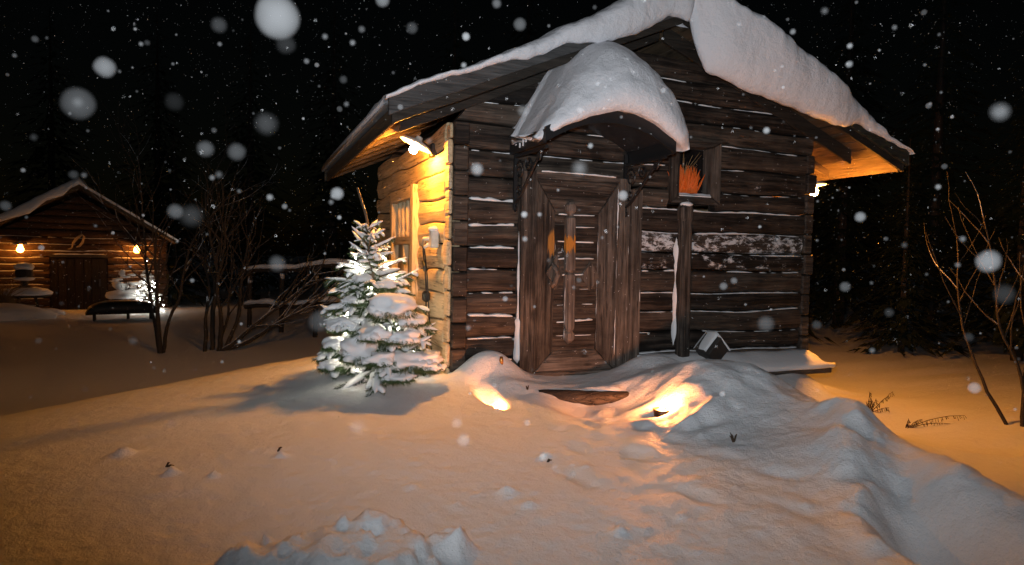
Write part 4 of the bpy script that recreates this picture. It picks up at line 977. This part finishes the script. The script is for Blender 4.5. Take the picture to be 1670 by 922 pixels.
# things standing before the far cabin
def fgz(x, y): p = fw(x, y, 0); return gz(p.x, p.y)-fz
def far_at(u, y): 
    r_ = Vector(ray(u, 480)); c = Vector(CAM)+r_*((FO+FY*y-Vector(CAM)).dot(FY)/r_.dot(FY)); return (c-FO).dot(FX)
def fblob(name, mat, parent, x, y, z, r, sc, amp=.3, seed=1):
    m = MB(); p = fw(x, y, z); m.blob(p, r, sc, amp, 2.2, 2, 0, seed); return m.build(name, mat, parent, smooth=True)
x = far_at(40, -1.0); t = thing('garden_table', 'snow-covered round table carrying a snow-capped lantern, left of far cabin door', 'table', tuple(fw(x, -1.0, 0)))
m = MB(); m.lathe(fw(x, -1.0, .44), [(0, 0), (.50, 0), (.52, .03), (.5, .06), (0, .06)], 20); m.build('tabletop', M['tarp'], t)
for a in range(3): m = MB(); m.tube([fw(x+.3*math.cos(a*2.1), -1+.3*math.sin(a*2.1), -.05), fw(x+.2*math.cos(a*2.1), -1+.2*math.sin(a*2.1), .45)], .03, 6); m.build('leg', M['tarp'], t)
m = MB(); m.lathe(fw(x, -1.0, .50), [(0, .0), (.54, 0), (.55, .05), (.45, .12), (.25, .16), (0, .17)], 20); m.build('table_snow', M['farsnow'], t, smooth=True)
t = thing('stone_lantern', 'small snow-capped garden lantern on the snowy round table', 'lantern', tuple(fw(x, -1, .66)))
m = MB(); m.lathe(fw(x, -1.0, .62), [(0, 0), (.16, 0), (.16, .05), (.07, .08), (.07, .22), (.16, .25), (.18, .42), (.12, .5), (0, .5)], 10); m.build('lantern_body', M['stone'], t)
fblob('snow_cap', M['farsnow'], t, x, -1, 1.14, .19, (1.05, 1, .55), .2, 3); fblob('snow_ring', M['farsnow'], t, x, -1, .87, .20, (1.05, 1, .28), .2, 5)
for u, y, r, lab in ((75, -1.2, .32, 'low flat snow mound right of the snowy round table'), (8, -1.9, .75, 'broad snow mound at the left picture edge before the far cabin')):
    x = far_at(u, y); tag(fblob('snow_heap', M['farsnow'], None, x, y, fgz(x, y)+.02, r, (1.3, 1, .38), .3, u), lab, 'snow heap')
x = far_at(203, -1.0); t = thing('potted_shrub', 'snow-laden potted shrub at the right front of the far cabin', 'potted plant', tuple(fw(x, -1.0, 0)))
m = MB(); m.lathe(fw(x, -1.0, -.05), [(0, 0), (.24, 0), (.32, .42), (.28, .42), (0, .38)], 12); m.build('pot', M['stone'], t, smooth=True)
fblob('pot_snow', M['farsnow'], t, x, -1, .44, .36, (1.15, 1, .38), .25, 2); fblob('bough_snow', M['farsnow'], t, x-.10, -1, .68, .17, (1.1, 1, .7), 1., 8); fblob('bough_snow', M['farsnow'], t, x+.22, -1, .74, .12, (1.7, 1, .45), .9, 4); fblob('bough_snow', M['farsnow'], t, x-.04, -1, .98, .085, (.8, 1, 1.3), .9, 6)
for k in range(8): a = k*.8; fblob('bough_snow', M['farsnow'], t, x+.22*math.cos(a), -1+.2*math.sin(a), .58+.055*k, .055, (1.9, 1.2, .5), .8, k)
m = MB(); rg = random.Random(8)
for k in range(14): m.tube([fw(x, -1, .4), fw(x+rg.uniform(-.2, .2), -1+rg.uniform(-.2, .2), rg.uniform(.7, 1.1))], [.014, .004], 4)
m.build('stem', M['bark'], t)
x = far_at(200, -2.6); t = thing('garden_bench', 'low dark covered bench on short legs before the far cabin', 'bench', tuple(fw(x, -2.6, 0)))
m = MB(); P = []
for i in range(25):
    a = -1+i/12; hgt = .40*(1-abs(a)**3.2)**.5
    for y, k in ((-2.9, .30), (-2.92, .75), (-2.8, 1.0), (-2.4, 1.0), (-2.28, .75), (-2.3, .3)): P.append(fw(x+a*.72, y, fgz(x, -2.6)+.14+hgt*(k-.28)))
m.grid(P, 25, 6, 0, True); m.build('bench_cover', M['tarp'], t, smooth=True)
for a in (-.55, .1, .55): m = MB(); m.tube([fw(x+a, -2.75, fgz(x, -2.6)-.1), fw(x+a, -2.72, fgz(x, -2.6)+.3)], .035, 6); m.build('leg', M['tarp'], t)
x = far_at(4, -1.4); t = thing('straw_bush', 'orange-lit dry grassy bush at the left edge of the far cabin', 'bush', tuple(fw(x, -1.4, 0))); rg = random.Random(4)
for j in range(5):
    m = MB()
    for k in range(60):
        a = rg.uniform(0, 6.28); L = rg.uniform(.4, .95); w = rg.uniform(.1, .5); m.tube([fw(x, -1.4, .0), fw(x+.5*w*math.cos(a), -1.4+.5*w*math.sin(a), L*.7), fw(x+w*math.cos(a), -1.4+w*math.sin(a), L*.85)], [.006, .005, .003], 3, cap=False)
    m.build('tuft', M['straw'], t, recalc=False)
# small lit tree at the right corner of the far cabin
x = far_at(243, -1.3); y = -1.3; t = thing('young_spruce', 'tiny spruce glittering with white lights at the far cabin corner', 'spruce', tuple(fw(x, y, 0))); rg = random.Random(9)
m = MB(); m.tube([fw(x, y, -.05), fw(x-.06, y, 1.35)], [.03, .006], 6); m.build('trunk', M['treebark'], t)
for k in range(34):
    h = .12+.95*k/34; a = k*2.4; L = .44*(1-h/1.25)+.05; b0 = fw(x-.04*h, y, h); e = fw(x-.04*h+L*math.cos(a), y+L*math.sin(a), h-.10*L); m = MB(); m.tube([b0, e], [.008, .003], 4); needles(m, b0, (e-b0).normalized(), L, 30, rg)
    bo = m.build('branch', M['needle'], t, recalc=False); P, kk, n = snow_sausage([b0.lerp(e, s) for s in np.linspace(.2, 1.02, 6)], [.02, .035, .04, .035, .03, .01], .7, k); MB().grid(P, kk, n, 0, True).build('branch_snow', M['treesnow'], bo, smooth=True)
t = thing('string_lights', 'string of white lights wound round the tiny far spruce', 'string lights', tuple(fw(x, y, 0))); fl_me = None; prev = None; wm = MB()
for k in range(64):
    h = .05+.85*(k/64) if k < 57 else .95+.06*(k-57); a = k*1.9; r = (.40*(1-h/1.2)+.02)*rg.uniform(.7, 1.05) if k < 57 else .01; p = fw(x-.04*h+r*math.cos(a), y+r*math.sin(a), h)
    if fl_me is None: o = MB().blob((0, 0, 0), .011, (1, 1, 1), 0, 1, 1).build('bulb', M['farled'], t); fl_me = o.data
    else: o = link('bulb', fl_me, t)
    o.location = Vector(o.location)+p
    if prev: wm.tube([prev, p], .003, 3, cap=False)
    prev = p
wm.build('wire', M['cable'], t, recalc=False)

# ------------------------------------------------------------------ forest behind
def spruce_mesh(rg, H, R):
    tr = MB(); tr.tube([(0, 0, -.3), (0, 0, H*.5), (0, 0, H)], [H*.016, H*.010, .01], 7); cr = MB(); z = H*.07
    while z < H*.99:
        L = R*(1-z/H)**.8+.08; n = int(9+5*(1-z/H))
        for k in range(n):
            a = rg.uniform(0, 6.28); l = L*rg.uniform(.6, 1.1); dz = -.30*l*rg.uniform(.3, 1.3); d = Vector((math.cos(a), math.sin(a), 0)); s = Vector((-d.y, d.x, 0))
            for j in range(9):
                f = rg.uniform(.15, 1); w = l*.12*rg.uniform(.6, 1.4); o = Vector((0, 0, z))+d*l*f+Vector((0, 0, dz*f*f)); sd_ = s*rg.uniform(-1, 1)*l*.22*(1.1-f)
                o = o+sd_; q = d*w*1.5+sd_*.5; hh = Vector((0, 0, -w*rg.uniform(.2, 1.1))); cr.add([o-s*w*.4, o+s*w*.4, o+q+hh], [(0, 1, 2)])
        z += H*.022*rg.uniform(.8, 1.2)
    return tr, cr
protos = []
for i in range(3):
    tr, cr = spruce_mesh(random.Random(30+i), (8.5, 7, 10)[i], (1.9, 1.7, 2.1)[i])
    protos.append((tr, cr))
spots = [(9.4,3.0,1,.55),(10.3,1.6,0,.7),(8.2,5.4,1,.8),(11.8,4.2,0,1),(13.5,.5,2,1),(12.6,7.2,2,.9),(9.3,9.5,0,1),(6.6,10.5,1,1.1),(14.8,-1.8,0,1),(16,3.4,2,1.1),(4.0,13.5,0,1.1),(1.0,17.5,2,1),(-1.6,19,0,1.1),(-5.0,24,2,1.1),(-9,26,0,1.3),(-13.5,24,2,1.1),(-17.5,21,1,1.3),(12.4,-4.6,1,1.1),(18,-1,2,1.2),(-3.6,15.5,1,.75),(7.4,16,2,1.2),(15.3,9.5,0,1.2)]
pm = {}
for i, (x, y, k, s) in enumerate(spots):
    z = gz(x, y)
    right_ = x > 5.5
    lab = 'dark spruce trees standing close together right of the log cabin' if right_ else 'dark spruce trees in the night behind the two cabins'
    t = thing('spruce_tree', lab, 'tree', (0, 0, 0), 'forest spruces right of the cabin' if right_ else 'forest spruces behind the yard')
    if k not in pm:
        a = protos[k][0].build('trunk', M['trunk'], t, recalc=False); b = protos[k][1].build('crown', M['darkneedle'], t, recalc=False); pm[k] = (a.data, b.data)
    else:
        link('trunk', pm[k][0], t); link('crown', pm[k][1], t)
    t.location = (x, y, z); t.scale = (s, s, s); t.rotation_euler = (0, 0, i*1.7)

# ------------------------------------------------------------------ falling snow and loose crystals
def flake_mat():
    m = bpy.data.materials.new('snowflake_ice'); m.use_nodes = True; nt = m.node_tree; nt.nodes.clear()
    out = nd(nt, 'ShaderNodeOutputMaterial'); mx = nd(nt, 'ShaderNodeMixShader'); tr = nd(nt, 'ShaderNodeBsdfTransparent'); df = nd(nt, 'ShaderNodeBsdfDiffuse'); oi = nd(nt, 'ShaderNodeObjectInfo')
    df.inputs['Color'].default_value = (.86, .88, .9, 1); sp = nd(nt, 'ShaderNodeSeparateColor'); nt.links.new(oi.outputs['Color'], sp.inputs[0])
    nt.links.new(sp.outputs[0], mx.inputs[0]); nt.links.new(tr.outputs[0], mx.inputs[1]); nt.links.new(df.outputs[0], mx.inputs[2]); nt.links.new(mx.outputs[0], out.inputs[0]); return m
M['flake'] = flake_mat()          # see-through clump; its blurred flash brightness is put into obj.color R as opacity
M['crystal'] = plain('snow_crystal', (.88, .89, .92), .4)
flake_me = []
for i in range(3):
    o = MB().blob((0, 0, 0), 1, (1, 1, 1), .09, 2.2, 3, 0, i*5+2).build('snowflake', M['flake'], smooth=True); flake_me.append(o.data); bpy.data.objects.remove(o)
rf = random.Random(77)
def flake(u, v, rpx, L, label=None, d=None):
    d = d or rf.uniform(.5, 1.0)*(1 if rpx > 12 else 1.8)
    blur = 8.*abs(1/d-1/5.8)*FPX/2000.
    rr_ = max(rpx-blur*.35, rpx*.45)
    o = link('snowflake', flake_me[rf.randrange(3)]); o.location = at(u, v, d); s = rr_*d/FPX
    o.scale = (s, s, s); o.rotation_euler = (rf.random()*6, rf.random()*6, 0)
    dv = at(u, v, d)-np.array(fo.location); ca = float(dv@(-np.array(_z)))/np.linalg.norm(dv)/np.linalg.norm(_z); ch = math.cos(fd.spot_size/2); k_ = max(.12, float(sm(0, 1, (ca-ch)/(1-ch))))
    o.color = (min(.5 if k_ > .3 else .02, L*d*d/FLK/k_), 0, 0, 1)
    tag(o, label or 'pale blurred snowflake drifting through the dark air in front of the scene', 'snowflake', None if label else 'falling snowflakes')
FLK = 18.
flake(452, 28, 36, .34, 'largest white snowflake, blurred, high in the black sky left of the roof')
flake(1612, 426, 19, .36, 'bright round blurred snowflake before the dark trees above the right shrub')
flake(127, 169, 26, .10, 'large dim ringed snowflake with a brighter core in the left sky')
flake(127, 167, 9, .10, 'small brighter core flake inside the large dim snowflake', .7)
flake(171, 110, 17, .26, 'mid-size pale snowflake above the large dim one in the left sky')
flake(280, 692, 8.5, .75, 'small bright white snowflake over the orange snow left of the tree shadow')
flake(1631, 183, 15, .30, 'greyish round snowflake in the upper right dark sky')
flake(797, 333, 1, .01, 'faint tiny snowflake on the log wall left of the door') if False else None
for u, v, r, L in [(434,202,19,.07),(386,248,15,.10),(335,243,14,.12),(357,41,13,.07),(466,72,17,.04),(284,166,16,.02),(848,40,11,.13),(550,316,11,.36),(778,276,11,.34),(945,275,13,.24),
    (286,345,13,.12),(452,430,14,.09),(522,524,19,.06),(312,352,19,.05),(1249,528,14,.10),(756,718,12,.20),(582,697,14,.10),(132,804,10,.36),(322,799,9,.36),(137,851,11,.12),(1589,633,10,.32),(1403,354,9,.34),(9,336,9,.30),
    (1638,480,17,.06),(853,181,10,.13),(1016,319,9,.34),(672,46,10,.07),(810,6,8,.16),(624,0,12,.24),(760,60,7,.5),(946,180,6,.14),(1180,467,7,.16),(1378,468,9,.12),(1197,458,6,.16),(963,238,5,.4),(1250,213,6,.5),(1386,75,5,.5),
    (1385,105,6,.4),(1293,52,5,.3),(1459,45,4,.4),(1530,305,5,.4),(1570,390,5,.4),(855,350,6,.5),(856,390,5,.3),(880,350,4,.4),(1450,510,8,.05),(1332,530,8,.05),(63,556,6,.05),(217,556,7,.05),(540,330,4,.3),(240,70,5,.06),
    (560,130,7,.06),(230,72,4,.3),(57,64,6,.09),(500,100,5,.2),(590,48,6,.13),(575,70,5,.3),(565,170,4,.3),(530,60,5,.25),(346,290,5,.2),(357,285,6,.14),(440,322,6,.3),(390,312,4,.12),(120,285,8,.05),(137,286,5,.12),(55,224,6,.06),
    (700,230,5,.1),(1345,18,6,.2),(1205,40,4,.3),(1580,550,8,.05),(1475,400,5,.1),(885,745,7,.25),(905,762,6,.2),(745,690,10,.15),(330,826,9,.1),(120,690,8,.05),(640,885,9,.25),(625,880,6,.3),(545,755,7,.06),(680,440,5,.1),(860,690,6,.2)]:
    flake(u, v, r, L*.8)
for k in range(215):
    flake(rf.uniform(0, 1670), rf.uniform(0, 922)**1.0*(.75 if rf.random() < .6 else 1), rf.choice((1.6, 2, 2, 2.5, 2.5, 3, 3, 4, 5)), rf.choice((.06, .08, .12, .15, .2, .3)), None, rf.uniform(1.2, 3.2))
# the countless rest: one object of tiny flakes through the air of the yard
rp = np.random.RandomState(5); n = 26000
dd = (rp.uniform(.9**2.2, 11**2.2, n))**(1/2.2); uu = rp.uniform(-500, 2170, n); vv = rp.uniform(-250, 1000, n)
ctr = CAM+dd[:, None]*(F2+(uu[:, None]-835)/FPX*R3-(vv[:, None]-461)/FPX*U3)
ok = (ctr[:, 2] > ground(ctr[:, 0], ctr[:, 1])+.02) & ~((ctr[:, 0] > -.1) & (ctr[:, 0] < W+.1) & (ctr[:, 1] > -.05) & (ctr[:, 1] < D)); ctr = ctr[ok]; n = len(ctr)
octv = np.array([(1,0,0),(-1,0,0),(0,1,0),(0,-1,0),(0,0,1),(0,0,-1)], float); octf = np.array([(0,2,4),(2,1,4),(1,3,4),(3,0,4),(2,0,5),(1,2,5),(3,1,5),(0,3,5)])
def scatter(name, ctr, rad, mat):
    n = len(ctr); V = (ctr[:, None, :]+rad[:, None, None]*octv[None]).reshape(-1, 3); Fc = (octf[None]+6*np.arange(n)[:, None, None]).reshape(-1, 3)
    me = bpy.data.meshes.new(name); me.vertices.add(len(V)); me.vertices.foreach_set('co', V.astype(np.float32).ravel()); me.loops.add(Fc.size); me.loops.foreach_set('vertex_index', Fc.ravel().astype(np.int32))
    me.polygons.add(len(Fc)); me.polygons.foreach_set('loop_start', np.arange(0, Fc.size, 3, dtype=np.int32)); me.update(calc_edges=True); me.materials.append(mat); return link(name, me)
o = scatter('falling_snow', ctr, rp.uniform(.0006, .0017, n)*(.32+.25*dd[ok]), M['crystal'])
tag(o, 'countless tiny snowflakes falling through the night air', 'falling snow', None, 'stuff')
n = 9000; px_ = rp.uniform(-3.2, 3.4, n); py_ = rp.uniform(-3.9, .0, n); pz_ = ground(px_, py_)
o = scatter('snow_crystals', np.stack([px_, py_, pz_+.001], -1), rp.uniform(.0008, .0019, n), M['crystal'])
tag(o, 'loose glittering snow grains lying on the foreground snow', 'snow grains', None, 'stuff')
